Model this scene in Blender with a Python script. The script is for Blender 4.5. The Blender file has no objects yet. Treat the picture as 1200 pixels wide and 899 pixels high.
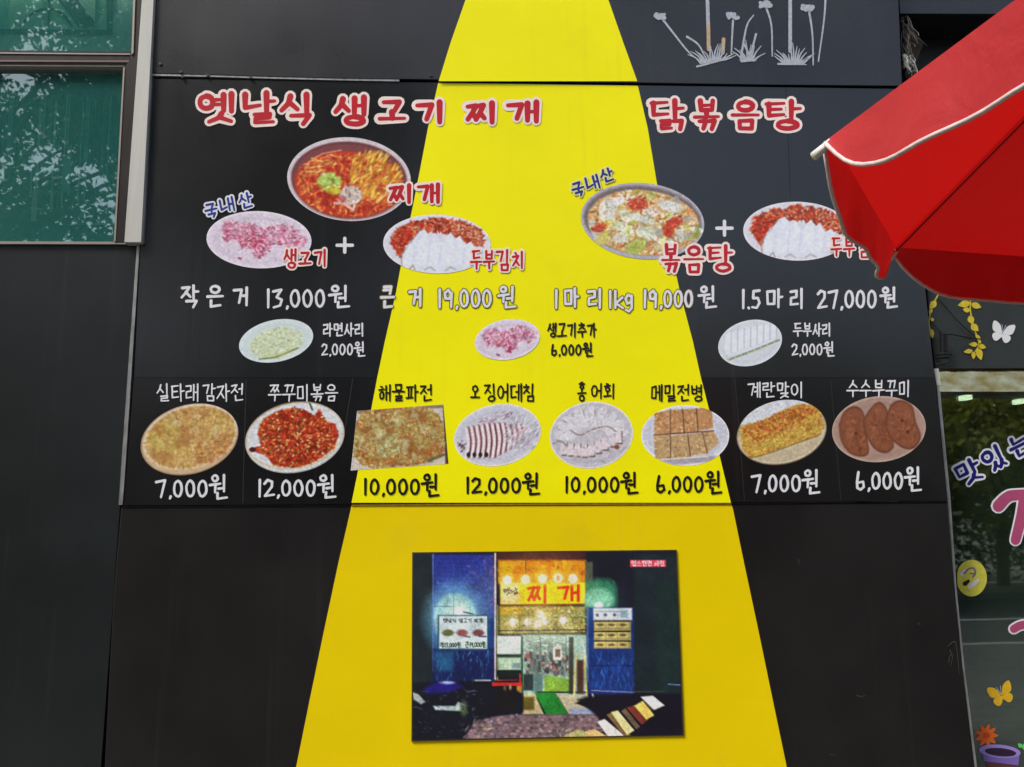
import bpy, math, random
import numpy as np
from mathutils import Vector

# ------------------------------------------------------------------ camera, sky, sun, exposure
S = bpy.context.scene
COL = S.collection
FPX = 1000.0                                   # focal length in photo pixels (photo is 1200 x 899)
YAW, PITCH, ROLL = [math.radians(a) for a in (2.869, 9.06, -0.5376)]
CAM = np.array([0.0, -4.0, 1.6])
cy, sy, cp, sp, cr, sr = (math.cos(YAW), math.sin(YAW), math.cos(PITCH), math.sin(PITCH), math.cos(ROLL), math.sin(ROLL))
FW = np.array([sy*cp, cy*cp, sp]); RT = np.array([cy, -sy, 0.0]); UP = np.cross(RT, FW)
R2 = RT*cr + UP*sr; U2 = UP*cr - RT*sr
cam_d = bpy.data.cameras.new('camera'); cam = bpy.data.objects.new('camera', cam_d); COL.objects.link(cam)
cam_d.sensor_fit = 'HORIZONTAL'; cam_d.sensor_width = 36.0; cam_d.lens = 36.0*FPX/1200.0
cam_d.clip_start = 0.05; cam_d.clip_end = 1000
from mathutils import Matrix
cam.matrix_world = Matrix(((R2[0], U2[0], -FW[0], CAM[0]), (R2[1], U2[1], -FW[1], CAM[1]), (R2[2], U2[2], -FW[2], CAM[2]), (0, 0, 0, 1)))
S.camera = cam

SUN_EL, SUN_AZ = math.radians(52), math.radians(236)     # azimuth from +Y clockwise: a veiled sun high to the left, raking the shop front
w = bpy.data.worlds.new('World'); S.world = w; w.use_nodes = True
nt = w.node_tree; bg = nt.nodes['Background']
sky = nt.nodes.new('ShaderNodeTexSky'); sky.sky_type = 'NISHITA'; sky.sun_disc = False
sky.sun_elevation = SUN_EL; sky.sun_rotation = SUN_AZ; sky.air_density = 1.0; sky.dust_density = 3.0; sky.ozone_density = 1.0
hs_ = nt.nodes.new('ShaderNodeHueSaturation'); hs_.inputs['Saturation'].default_value = .8      # thin veil of cloud
nt.links.new(sky.outputs[0], hs_.inputs['Color']); nt.links.new(hs_.outputs[0], bg.inputs[0]); bg.inputs[1].default_value = 0.10
sd = bpy.data.lights.new('sun', 'SUN'); so = bpy.data.objects.new('sun', sd); COL.objects.link(so)
sd.energy = 2.2; sd.angle = math.radians(16); sd.color = (1.0, 0.96, 0.90)
sdir = Vector((math.sin(SUN_AZ)*math.cos(SUN_EL), math.cos(SUN_AZ)*math.cos(SUN_EL), math.sin(SUN_EL)))
so.rotation_euler = sdir.to_track_quat('Z', 'Y').to_euler(); so.location = (0, 0, 20)
S.view_settings.view_transform = 'Standard'; S.view_settings.look = 'None'; S.view_settings.exposure = 0.92; S.view_settings.gamma = 1

# ------------------------------------------------------------------ helpers
def P(px, py, Y=0.0):
    """the point of the vertical plane y = Y that the photo shows at pixel (px, py)"""
    px = np.asarray(px, float); py = np.asarray(py, float)
    d = R2*((px-600)/FPX)[..., None] - U2*((py-449.5)/FPX)[..., None] + FW
    return CAM + d*((Y-CAM[1])/d[..., 1])[..., None]
def PZ(px, py, z):
    d = R2*(px-600)/FPX - U2*(py-449.5)/FPX + FW
    return CAM + d*(z-CAM[2])/d[2]
def lin(c):
    c = np.asarray(c, float)
    if c.max() > 1.0: c = c/255.0
    return np.where(c <= 0.04045, c/12.92, ((c+0.055)/1.055)**2.4)

def empty(name, label, cat, loc=(0, 0, 0), group=None):
    o = bpy.data.objects.new(name, None); COL.objects.link(o); o.location = loc
    o['label'] = label; o['category'] = cat
    if group: o['group'] = group
    return o
def tag(o, label=None, cat=None, group=None, kind=None):
    if label: o['label'] = label
    if cat: o['category'] = cat
    if group: o['group'] = group
    if kind: o['kind'] = kind
    return o
def obj(name, verts, faces, mat, parent=None, smooth=False, cols=None):
    me = bpy.data.meshes.new(name)
    verts = np.asarray(verts, float)
    off = np.array(parent_loc(parent))
    verts = verts - off
    if isinstance(faces, np.ndarray):
        n, k = faces.shape
        me.vertices.add(len(verts)); me.vertices.foreach_set('co', verts.astype(np.float32).ravel())
        me.loops.add(n*k); me.loops.foreach_set('vertex_index', faces.astype(np.int32).ravel())
        me.polygons.add(n); me.polygons.foreach_set('loop_start', np.arange(0, n*k, k, dtype=np.int32))
        me.update(calc_edges=True)
    else:
        me.from_pydata(verts.tolist(), [], faces); me.update()
    if cols is not None:
        a = me.color_attributes.new('Col', 'FLOAT_COLOR', 'POINT')
        c4 = np.ones((len(verts), 4), np.float32); c4[:, :3] = cols
        a.data.foreach_set('color', c4.ravel())
    if smooth: me.polygons.foreach_set('use_smooth', np.ones(len(me.polygons), bool))
    o = bpy.data.objects.new(name, me); COL.objects.link(o)
    if mat: me.materials.append(mat)
    if parent is not None: o.parent = parent
    return o
def parent_loc(p):
    t = Vector((0, 0, 0))
    while p is not None:
        t = t + p.location; p = p.parent
    return t

class MB:
    """collects simple solids for one mesh"""
    def __init__(s): s.v = []; s.f = []
    def add(s, v, f):
        b = len(s.v); s.v += [tuple(map(float, q)) for q in v]; s.f += [tuple(b+i for i in q) for q in f]; return s
    def box(s, x0, x1, y0, y1, z0, z1):
        v = [(x, y, z) for x in (x0, x1) for y in (y0, y1) for z in (z0, z1)]
        return s.add(v, [(0, 1, 3, 2), (4, 6, 7, 5), (0, 4, 5, 1), (2, 3, 7, 6), (0, 2, 6, 4), (1, 5, 7, 3)])
    def prism(s, front, back):
        n = len(front)
        return s.add(list(front)+list(back), [tuple(range(n)), tuple(range(2*n-1, n-1, -1))]+[(i, i+n, (i+1) % n+n, (i+1) % n) for i in range(n)])
    def tube(s, pts, r, k=8, cap=True):
        pts = [Vector(map(float, p)) for p in pts]; rs = r if hasattr(r, '__len__') else [r]*len(pts); base = len(s.v)
        prev = None
        for i, p in enumerate(pts):
            t = (pts[min(i+1, len(pts)-1)]-pts[max(i-1, 0)]).normalized()
            a = t.orthogonal().normalized() if prev is None else (prev-t*prev.dot(t)).normalized()
            prev = a; b = t.cross(a)
            for j in range(k):
                q = p+(a*math.cos(j*2*math.pi/k)+b*math.sin(j*2*math.pi/k))*rs[i]; s.v.append(tuple(q))
        for i in range(len(pts)-1):
            for j in range(k):
                a0 = base+i*k+j; a1 = base+i*k+(j+1) % k; s.f.append((a0, a1, a1+k, a0+k))
        if cap:
            s.f.append(tuple(base+j for j in range(k-1, -1, -1))); s.f.append(tuple(base+(len(pts)-1)*k+j for j in range(k)))
        return s
    def build(s, name, mat, parent=None, smooth=False): return obj(name, s.v, s.f, mat, parent, smooth)

def slab(name, pts, yf, yb, mat, parent=None, bev=0.0025):
    """a flat piece whose front outline is seen at these photo pixels, standing between planes yf (front) and yb"""
    a = np.array(pts, float); f = P(a[:, 0], a[:, 1], yf)
    if f.shape[0] and np.cross(f[1]-f[0], f[2]-f[1])[1] > 0: f = f[::-1]
    back = f.copy(); back[:, 1] = yb
    c = f.mean(0); inn = f.copy()
    d = inn-c; L = np.linalg.norm(d, axis=1)[:, None]; inn = c+d*(1-np.minimum(bev*1.4/L, .3)); inn[:, 1] = yf
    mid = f.copy(); mid[:, 1] = yf+bev
    n = len(f); v = np.vstack([inn, mid, back])
    fc = [tuple(range(n)), tuple(range(3*n-1, 2*n-1, -1))]
    for q in range(2): fc += [(q*n+i, (q+1)*n+i, (q+1)*n+(i+1) % n, q*n+(i+1) % n) for i in range(n)]
    return obj(name, v, fc, mat, parent)
def sheet(name, pts, Y, mat, parent=None):
    a = np.array(pts, float); f = P(a[:, 0], a[:, 1], Y)
    if np.cross(f[1]-f[0], f[2]-f[1])[1] > 0: f = f[::-1]
    return obj(name, f, [tuple(range(len(f)))], mat, parent)

# ------------------------------------------------------------------ materials
def mat(name, col, rough=0.5, metal=0.0, spec=0.5, **kw):
    m = bpy.data.materials.new(name); m.use_nodes = True; b = m.node_tree.nodes['Principled BSDF']
    b.inputs['Base Color'].default_value = (*lin(col), 1) if kw.get('srgb', True) else (*col, 1)
    b.inputs['Roughness'].default_value = rough; b.inputs['Metallic'].default_value = metal
    b.inputs['Specular IOR Level'].default_value = spec
    return m
def noisy(m, amt=0.25, scale=(6, 6, 6), detail=6, bump=0.0, bscale=(40, 40, 40), rvar=0.0, glint=None, seed=0.0):
    """procedural colour variation (wear, dust, painted glints), roughness variation and fine relief"""
    n = m.node_tree; N = n.nodes; L = n.links; b = N['Principled BSDF']
    tc = N.new('ShaderNodeTexCoord'); mp = N.new('ShaderNodeMapping'); mp.inputs['Scale'].default_value = scale; mp.inputs['Location'].default_value = (seed, seed*1.7, seed*.3)
    L.new(tc.outputs['Object'], mp.inputs[0]); no = N.new('ShaderNodeTexNoise'); no.inputs['Scale'].default_value = 1; no.inputs['Detail'].default_value = detail
    no.inputs['Roughness'].default_value = .6
    L.new(mp.outputs[0], no.inputs['Vector'])
    c = b.inputs['Base Color'].default_value[:3]
    mx = N.new('ShaderNodeMix'); mx.data_type = 'RGBA'
    hi = glint if glint is not None else tuple(min(1, x*(1+amt)) for x in c)
    mx.inputs[6].default_value = (*[x*(1-amt) for x in c], 1); mx.inputs[7].default_value = (*hi, 1)
    cr_ = N.new('ShaderNodeMapRange'); cr_.inputs[1].default_value = .35; cr_.inputs[2].default_value = .7
    L.new(no.outputs['Fac'], cr_.inputs[0]); L.new(cr_.outputs[0], mx.inputs[0]); L.new(mx.outputs[2], b.inputs['Base Color'])
    if rvar:
        r0 = b.inputs['Roughness'].default_value; mr = N.new('ShaderNodeMapRange'); mr.inputs[3].default_value = max(0, r0-rvar); mr.inputs[4].default_value = r0+rvar
        L.new(no.outputs['Fac'], mr.inputs[0]); L.new(mr.outputs[0], b.inputs['Roughness'])
    if bump:
        m2 = N.new('ShaderNodeMapping'); m2.inputs['Scale'].default_value = bscale; L.new(tc.outputs['Object'], m2.inputs[0])
        n2 = N.new('ShaderNodeTexNoise'); n2.inputs['Scale'].default_value = 1; n2.inputs['Detail'].default_value = 4; L.new(m2.outputs[0], n2.inputs['Vector'])
        bp = N.new('ShaderNodeBump'); bp.inputs['Strength'].default_value = bump; bp.inputs['Distance'].default_value = .004
        L.new(n2.outputs['Fac'], bp.inputs['Height']); L.new(bp.outputs[0], b.inputs['Normal'])
    return m

PR = 0.34       # gloss of the laminated board
def black_panel(name, col, rough, seed, streak=(34, 1, .9), bump=.05):
    m = noisy(mat(name, col, rough), .35, (1.3, 1, 1.1), 5, bump, streak, .07, None, seed)
    # faint vertical rain streaks and specks of dust: a second noise lifts the colour a little
    n = m.node_tree; N = n.nodes; L = n.links; b = N['Principled BSDF']
    src = b.inputs['Base Color'].links[0].from_socket
    tc = N.new('ShaderNodeTexCoord')
    mp = N.new('ShaderNodeMapping'); mp.inputs['Scale'].default_value = (23, 1, .6); L.new(tc.outputs['Object'], mp.inputs[0])
    no = N.new('ShaderNodeTexNoise'); no.inputs['Scale'].default_value = 1; no.inputs['Detail'].default_value = 5; L.new(mp.outputs[0], no.inputs['Vector'])
    r = N.new('ShaderNodeMapRange'); r.inputs[1].default_value = .58; r.inputs[2].default_value = .85; r.inputs[3].default_value = 0; r.inputs[4].default_value = .028; L.new(no.outputs['Fac'], r.inputs[0])
    sp_ = N.new('ShaderNodeTexNoise'); sp_.inputs['Scale'].default_value = 120; sp_.inputs['Detail'].default_value = 2; L.new(tc.outputs['Object'], sp_.inputs['Vector'])
    r2 = N.new('ShaderNodeMapRange'); r2.inputs[1].default_value = .72; r2.inputs[2].default_value = .8; r2.inputs[3].default_value = 0; r2.inputs[4].default_value = .10; L.new(sp_.outputs['Fac'], r2.inputs[0])
    ad = N.new('ShaderNodeMath'); ad.operation = 'ADD'; L.new(r.outputs[0], ad.inputs[0]); L.new(r2.outputs[0], ad.inputs[1])
    mx = N.new('ShaderNodeMix'); mx.data_type = 'RGBA'; mx.inputs[7].default_value = (.35, .35, .33, 1)
    L.new(ad.outputs[0], mx.inputs[0]); L.new(src, mx.inputs[6]); L.new(mx.outputs[2], b.inputs['Base Color'])
    return m
M = {}
M['black_upper'] = black_panel('black_painted_panel', (36, 36, 38), .27, 1)
M['black_board'] = black_panel('black_printed_film', (20, 20, 21), .24, 2, bump=.14)
M['black_strip'] = black_panel('black_printed_film_lower', (22, 21, 22), .26, 5)
M['black_lower'] = black_panel('black_painted_lower_panel', (26, 24, 23), .33, 3)
M['black_left'] = black_panel('dark_slate_panel', (22, 26, 27), .33, 4)
def yellow_mat(name, col, seed):
    m = noisy(mat(name, col, .40, spec=.2), .05, (.9, 1, 1.3), 6, .06, (30, 1, 1.1), .07, None, seed)
    # grime specks and faint rain marks with shapes of their own
    n = m.node_tree; N = n.nodes; L = n.links; b = N['Principled BSDF']; src = b.inputs['Base Color'].links[0].from_socket; tc = N.new('ShaderNodeTexCoord'); fac = []
    for sc, lo, hi, am in [((2.6, 1, 3.1), .60, .80, .10), ((90, 1, 90), .70, .80, .30), ((16, 1, .9), .60, .85, .10)]:
        mp = N.new('ShaderNodeMapping'); mp.inputs['Scale'].default_value = sc; mp.inputs['Location'].default_value = (seed, 0, seed*2); L.new(tc.outputs['Object'], mp.inputs[0]); no = N.new('ShaderNodeTexNoise'); no.inputs['Scale'].default_value = 1; no.inputs['Detail'].default_value = 6; L.new(mp.outputs[0], no.inputs['Vector'])
        r = N.new('ShaderNodeMapRange'); r.inputs[1].default_value = lo; r.inputs[2].default_value = hi; r.inputs[3].default_value = 0; r.inputs[4].default_value = am; L.new(no.outputs['Fac'], r.inputs[0]); fac.append(r)
    a1_ = N.new('ShaderNodeMath'); a1_.operation = 'ADD'; L.new(fac[0].outputs[0], a1_.inputs[0]); L.new(fac[1].outputs[0], a1_.inputs[1]); a2_ = N.new('ShaderNodeMath'); a2_.operation = 'ADD'; L.new(a1_.outputs[0], a2_.inputs[0]); L.new(fac[2].outputs[0], a2_.inputs[1])
    mx = N.new('ShaderNodeMix'); mx.data_type = 'RGBA'; mx.inputs[7].default_value = (.30, .23, .05, 1); L.new(a2_.outputs[0], mx.inputs[0]); L.new(src, mx.inputs[6]); L.new(mx.outputs[2], b.inputs['Base Color'])
    return m
M['yellow'] = yellow_mat('yellow_film', (245, 238, 0), 1)
M['yellow_low'] = yellow_mat('yellow_shaded', (234, 206, 0), 2)  # lower band: light falloff and warm paving bounce put into the colour
M['post'] = noisy(mat('aluminium_post_paint', (182, 182, 174), .5), .08, (30, 30, 2), 5, .1)
M['trim'] = noisy(mat('worn_metal_trim', (168, 168, 166), .35, .6), .3, (40, 40, 9), 5, .1)
M['dark_frame'] = noisy(mat('dark_bronze_frame', (44, 38, 36), .35, .3), .3, (20, 20, 5))
M['frame_edge'] = mat('pale_frame_edge', (150, 140, 132), .4, .3)  # pale tone; on mullion and rail it paints in their highlights
M['ochre_edge'] = noisy(mat('rusty_yellow_edge', (150, 120, 20), .6), .3, (30, 3, 3))
M['gap'] = mat('gap_dark', (10, 10, 10), .9)
M['screw'] = mat('screw_steel', (70, 70, 72), .4, .7)
M['interior'] = noisy(mat('interior_wall_dark', (30, 38, 34), .8), .4, (1.5, 1.5, 1.5))
def colmat(name, col, rough=.5, spec=.3, **kw): return mat(name, col, rough, 0, spec)
def print_mat():
    m = bpy.data.materials.new('printed_colours'); m.use_nodes = True; b = m.node_tree.nodes['Principled BSDF']
    a = m.node_tree.nodes.new('ShaderNodeAttribute'); a.attribute_name = 'Col'; m.node_tree.links.new(a.outputs['Color'], b.inputs['Base Color'])
    b.inputs['Roughness'].default_value = PR; b.inputs['Specular IOR Level'].default_value = .4; return m
M['print'] = print_mat()
M['print_matt'] = M['print'].copy(); M['print_matt'].name = 'printed_colours_matt'
M['print_matt'].node_tree.nodes['Principled BSDF'].inputs['Roughness'].default_value = .5
def ink(name, c): m = mat(name, c, PR, spec=.4); noisy(m, .06, (9, 9, 9)); return m
M['ink_white'] = ink('white_ink', (222, 222, 226)); M['ink_black'] = ink('black_ink', (26, 22, 16)); M['ink_red'] = ink('red_ink', (186, 26, 40))
M['ink_pink'] = ink('pale_pink_outline_ink', (240, 222, 214)); M['ink_blue'] = ink('blue_ink', (30, 52, 140)); M['ink_grey'] = ink('thin_grey_outline_ink', (92, 84, 30))
M['ink_navy'] = ink('navy_ink', (24, 22, 110)); M['chalk'] = noisy(mat('pale_grey_paint', (168, 174, 184), .6), .22, (60, 60, 60))
M['chalk_tan'] = noisy(mat('tan_paint', (182, 160, 130), .6), .2, (60, 60, 60))

def glass(name, tint, refl, rough=0.0, haze=None, fa=0.0):
    m = bpy.data.materials.new(name); m.use_nodes = True; n = m.node_tree; N = n.nodes; L = n.links; N.clear()
    out = N.new('ShaderNodeOutputMaterial'); tr = N.new('ShaderNodeBsdfTransparent'); tr.inputs[0].default_value = (*tint, 1)
    gl = N.new('ShaderNodeBsdfGlossy'); gl.inputs['Roughness'].default_value = rough; gl.inputs[0].default_value = (.8, .95, .9, 1)
    lw = N.new('ShaderNodeLayerWeight'); lw.inputs[0].default_value = .35
    mr = N.new('ShaderNodeMapRange'); mr.inputs[3].default_value = refl; mr.inputs[4].default_value = 1.0; L.new(lw.outputs['Fresnel'], mr.inputs[0])
    df = N.new('ShaderNodeBsdfDiffuse'); df.inputs[0].default_value = (*(haze or (0, 0, 0)), 1); m0 = N.new('ShaderNodeMixShader'); m0.inputs[0].default_value = fa  # diffuse tint stands in for interior light and hazy reflection
    L.new(tr.outputs[0], m0.inputs[1]); L.new(df.outputs[0], m0.inputs[2])
    mx = N.new('ShaderNodeMixShader'); L.new(mr.outputs[0], mx.inputs[0]); L.new(m0.outputs[0], mx.inputs[1]); L.new(gl.outputs[0], mx.inputs[2])
    nz = N.new('ShaderNodeTexNoise'); nz.inputs['Scale'].default_value = 2.2; bp = N.new('ShaderNodeBump'); bp.inputs['Strength'].default_value = .05; bp.inputs['Distance'].default_value = .02
    L.new(nz.outputs['Fac'], bp.inputs['Height']); L.new(bp.outputs[0], gl.inputs['Normal'])
    L.new(mx.outputs[0], out.inputs[0]); return m
M['teal_glass'] = glass('teal_tinted_glass', (.84, .98, .95), .20, .014, (.10, .52, .47), .20)
M['door_glass'] = glass('dark_tinted_door_glass', (.30, .36, .32), .22, .02, (.06, .10, .06), .18)

# ------------------------------------------------------------------ brush lettering: strokes of each Hangul letter in a unit box
def ell_pts(x0, y0, x1, y1, n=14):
    cx_, cy_ = (x0+x1)/2, (y0+y1)/2; a, b = (x1-x0)/2, (y1-y0)/2
    return [(cx_+a*math.sin(i*2*math.pi/n), cy_-b*math.cos(i*2*math.pi/n)) for i in range(n+1)]
CON = {
 'ㄱ': [[(.0, .08), (.95, .02), (.62, 1)]], 'ㄲ': [[(0, .1), (.42, .05), (.26, .95)], [(.52, .08), (1, .02), (.8, 1)]],
 'ㄴ': [[(.08, 0), (.06, .9), (1, .72)]], 'ㄷ': [[(0, .06), (.95, 0)], [(.14, .06), (.14, .92), (1, .84)]],
 'ㄹ': [[(.05, .06), (.85, 0), (.82, .42), (.1, .5), (.08, .95), (1, .88)]],
 'ㅁ': [[(.12, .06), (.88, .0), (.85, .95), (.14, .95), (.12, .06)]],
 'ㅂ': [[(.1, 0), (.14, 1), (.86, .97), (.92, 0)], [(.12, .5), (.88, .46)]],
 'ㅅ': [[(.56, 0), (.42, .5), (0, 1)], [(.48, .42), (1, .92)]], 'ㅆ': [[(.3, 0), (.2, .5), (0, 1)], [(.24, .45), (.48, .92)], [(.78, 0), (.7, .5), (.52, 1)], [(.74, .45), (1, .92)]], 'ㅇ': [ell_pts(.06, .04, .94, .96)],
 'ㅈ': [[(.04, .1), (.9, .02), (.48, .55), (0, 1)], [(.5, .52), (1, .95)]],
 'ㅉ': [[(.0, .12), (.5, .05), (.28, .55), (.02, 1)], [(.28, .55), (.5, .95)], [(.5, .08), (.95, .02), (.74, .55), (.5, 1)], [(.74, .55), (1, .92)]],
 'ㅊ': [[(.42, 0), (.58, .1)], [(.04, .28), (.9, .22), (.48, .62), (0, 1)], [(.5, .6), (1, .95)]],
 'ㅋ': [[(.05, .04), (.92, 0), (.75, 1)], [(0, .5), (.84, .42)]],
 'ㅌ': [[(0, .06), (1, 0)], [(.14, .06), (.14, .94), (1, .86)], [(.14, .48), (.85, .44)]],
 'ㅍ': [[(0, .08), (1, .02)], [(.3, .08), (.34, .9)], [(.7, .05), (.66, .88)], [(0, .96), (1, .88)]],
 'ㅎ': [[(.36, 0), (.64, .04)], [(0, .28), (1, .22)], ell_pts(.18, .42, .82, 1)],
 'ㄺ': [[(.0, .06), (.42, .02), (.42, .45), (.03, .5), (.03, .98), (.5, .9)], [(.56, .08), (1, .04), (.92, 1)]],
}
VV = {'ㅣ': [[(.5, 0), (.5, 1)]], 'ㅏ': [[(.3, 0), (.3, 1)], [(.3, .45), (1, .42)]], 'ㅓ': [[(.7, 0), (.7, 1)], [(0, .46), (.7, .44)]],
 'ㅕ': [[(.7, 0), (.7, 1)], [(0, .32), (.7, .3)], [(0, .62), (.7, .6)]], 'ㅐ': [[(.18, .05), (.18, .95)], [(.18, .5), (.85, .48)], [(.85, 0), (.85, 1)]],
 'ㅔ': [[(-.15, .46), (.4, .45)], [(.4, .05), (.4, .95)], [(.9, 0), (.9, 1)]], 'ㅖ': [[(-.1, .34), (.4, .33)], [(-.1, .6), (.4, .59)], [(.4, .05), (.4, .95)], [(.9, 0), (.9, 1)]]}
VH = {'ㅗ': [[(.5, 0), (.5, .85)], [(0, .9), (1, .85)]], 'ㅜ': [[(0, .15), (1, .08)], [(.52, .12), (.52, 1)]], 'ㅡ': [[(0, .5), (1, .42)]]}
CHO = 'ㄱㄲㄴㄷㄸㄹㅁㅂㅃㅅㅆㅇㅈㅉㅊㅋㅌㅍㅎ'
JUNG = 'ㅏㅐㅑㅒㅓㅔㅕㅖㅗㅘㅙㅚㅛㅜㅝㅞㅟㅠㅡㅢㅣ'
JONG = ['', 'ㄱ', 'ㄲ', 'ㄳ', 'ㄴ', 'ㄵ', 'ㄶ', 'ㄷ', 'ㄹ', 'ㄺ', 'ㄻ', 'ㄼ', 'ㄽ', 'ㄾ', 'ㄿ', 'ㅀ', 'ㅁ', 'ㅂ', 'ㅄ', 'ㅅ', 'ㅆ', 'ㅇ', 'ㅈ', 'ㅊ', 'ㅋ', 'ㅌ', 'ㅍ', 'ㅎ']
DIG = {'0': [ell_pts(.1, .05, .9, .95)], '1': [[(.5, 0), (.48, 1)]], '2': [[(.05, .22), (.35, .02), (.8, .12), (.78, .42), (.05, .97), (1, .9)]],
 '3': [[(.05, .12), (.85, .02), (.4, .42), (.9, .58), (.75, .9), (.1, 1)]], '5': [[(.9, .02), (.25, .06), (.2, .45), (.75, .42), (.92, .7), (.6, .98), (.1, .95)]],
 '6': [[(.3, 0), (.12, .55), (.15, .9), (.5, 1), (.88, .85), (.8, .55), (.2, .6)]], '7': [[(0, .12), (.9, .02), (.5, 1)]],
 '9': [[(.85, .3), (.55, .02), (.12, .2), (.2, .5), (.6, .52), (.88, .2), (.8, 1)]], ',': [[(.55, .95), (.35, 1.08)]], '.': [[(.4, .98), (.5, 1.0)]],
 '+': [[(.5, 0), (.5, 1)], [(0, .5), (1, .5)]], 'k': [[(.1, 0), (.1, 1)], [(.85, .4), (.15, .72), (.9, 1)]],
 'g': [[(.8, .45), (.35, .35), (.1, .6), (.3, .85), (.8, .75), (.8, .4), (.82, 1.1), (.5, 1.28), (.15, 1.2)]]}
def glyph(ch):
    if ch in DIG: return DIG[ch]
    i = ord(ch)-0xAC00
    if not 0 <= i < 11172: return []
    c, v, f = CHO[i//588], JUNG[(i % 588)//28], JONG[i % 28]
    out = []
    def put(st, x0, y0, x1, y1):
        for s in st: out.append([(x0+(x1-x0)*a, y0+(y1-y0)*b) for a, b in s])
    if v in VV:
        k = .08 if v in 'ㅐㅔㅖ' else 0
        if f: put(CON[c], .0, .06, .52-k, .54); put(VV[v], .62-k, 0, 1, .62); put(CON[f], .3, .7, .95, 1.0)
        else: put(CON[c], .0, .1, .56-k, .86); put(VV[v], .64-k, 0, 1, 1)
    elif v in VH:
        if f: put(CON[c], .18, .0, .82, .34); put(VH[v], .0, .4, 1, .60); put(CON[f], .2, .7, .84, 1)
        else: put(CON[c], .16, .0, .84, .5 if v != 'ㅜ' else .44); put(VH[v], 0, .56, 1, .96 if v != 'ㅜ' else 1.0)
    elif v == 'ㅝ':
        put(CON[c], .12, 0, .48, .26); put([[(0, .42), (.62, .36)], [(.32, .4), (.3, .72)], [(.5, .56), (.78, .54)], [(.82, .0), (.82, .68)]], 0, 0, 1, 1)
        if f: put(CON[f], .4, .74, 1, 1)
    elif v == 'ㅚ': put(CON[c], .06, 0, .6, .52); put([[(.34, .56), (.34, .8)], [(0, .86), (.66, .8)], [(.86, 0), (.86, 1)]], 0, 0, 1, 1)
    return out
def adv(ch):
    if ch == ' ': return .45
    if ch in ',.': return .26
    if ch == '1': return .40
    if ch in '0235679kg': return .68
    return 1.12
def layout(text, x0, y0, x1, y1, dig=(.12, .9)):
    """spread a line of writing over a photo-pixel box; returns (char, box)"""
    tot = sum(adv(c) for c in text); k = (x1-x0)/(tot-.12 if text[-1] not in '0123456789' else tot-.08); x = x0; out = []
    for c in text:
        wd = adv(c)*k
        if c != ' ':
            if c in DIG and c not in '+': out.append((c, (x, y0+(y1-y0)*dig[0], x+wd*(.8 if c not in ',.' else .9), y0+(y1-y0)*dig[1])))
            else: out.append((c, (x, y0, x+wd*.85, y1)))
        x += wd
    return out
def strokes_px(chars, rnd, rot=0.0, wob=.25):
    res = []
    for ch, (x0, y0, x1, y1) in chars:
        cx_, cy_ = (x0+x1)/2, (y0+y1)/2; c, s = math.cos(rot), math.sin(rot)
        for st in glyph(ch):
            pts = []
            for a, b in st:
                x = x0+(x1-x0)*a+rnd.uniform(-wob, wob)-cx_; y = y0+(y1-y0)*b+rnd.uniform(-wob, wob)-cy_
                pts.append((cx_+x*c-y*s, cy_+x*s+y*c))
            res.append(pts)
    return res
def brush(name, strokes, wd, Y, m, parent, taper=.22, k=10):
    """flat brush marks lying on the plane Y: quads with round joins, each mark a hair in front of the last"""
    V, F, n = [], [], 0; lay = 0
    for st in strokes:
        cal = taper == .22 and wd > 3.6 and len(st) < 9
        L = len(st)
        hw = [wd/2*(1+taper*(.5-(i/(max(L-1, 1))))) for i in range(L)]
        if cal:
            for i in range(L):
                (xa, ya), (xb, yb) = st[max(i-1, 0)], st[min(i+1, L-1)]; hw[i] *= 1 if name == 'outline' else .66+.42*abs(yb-ya)/(math.hypot(xb-xa, yb-ya)+1e-6)
        for i in range(L-1):
            (xa, ya), (xb, yb) = st[i], st[i+1]; d = math.hypot(xb-xa, yb-ya) or 1e-6; nx, ny = -(yb-ya)/d, (xb-xa)/d
            V.append(P(np.array([xa+nx*hw[i], xa-nx*hw[i], xb-nx*hw[i+1], xb+nx*hw[i+1]]), np.array([ya+ny*hw[i], ya-ny*hw[i], yb-ny*hw[i+1], yb+ny*hw[i+1]]), Y-lay*1e-5)); lay = (lay+1) % 24
            F.append((n, n+1, n+2, n+3)); n += 4
        for i in range(L):
            x, y = st[i]; a = np.arange(k)*2*math.pi/k
            V.append(P(x+hw[i]*np.cos(a), y-hw[i]*np.sin(a), Y-lay*1e-5)); lay = (lay+1) % 24
            F.append(tuple(range(n, n+k))); n += k
    return obj(name, np.vstack(V), F, m, parent)
rnd = random.Random(7)
def writing(name, chars, wd, fill, parent, Y, outline=None, ow=2.6, rot=0.0, label=None, wob=.25):
    """each character is a part of its own, with its printed outline as a sub-part"""
    out = []
    for c in chars:
        st = strokes_px([c], rnd, rot, wob)
        if not st: continue
        o = brush(name, st, wd, Y-(.0006 if outline else 0), fill, parent)
        if outline: brush('outline', st, wd+2*ow, Y, outline, o)
        if label: o['label'] = label
        out.append(o)
    return out

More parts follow.
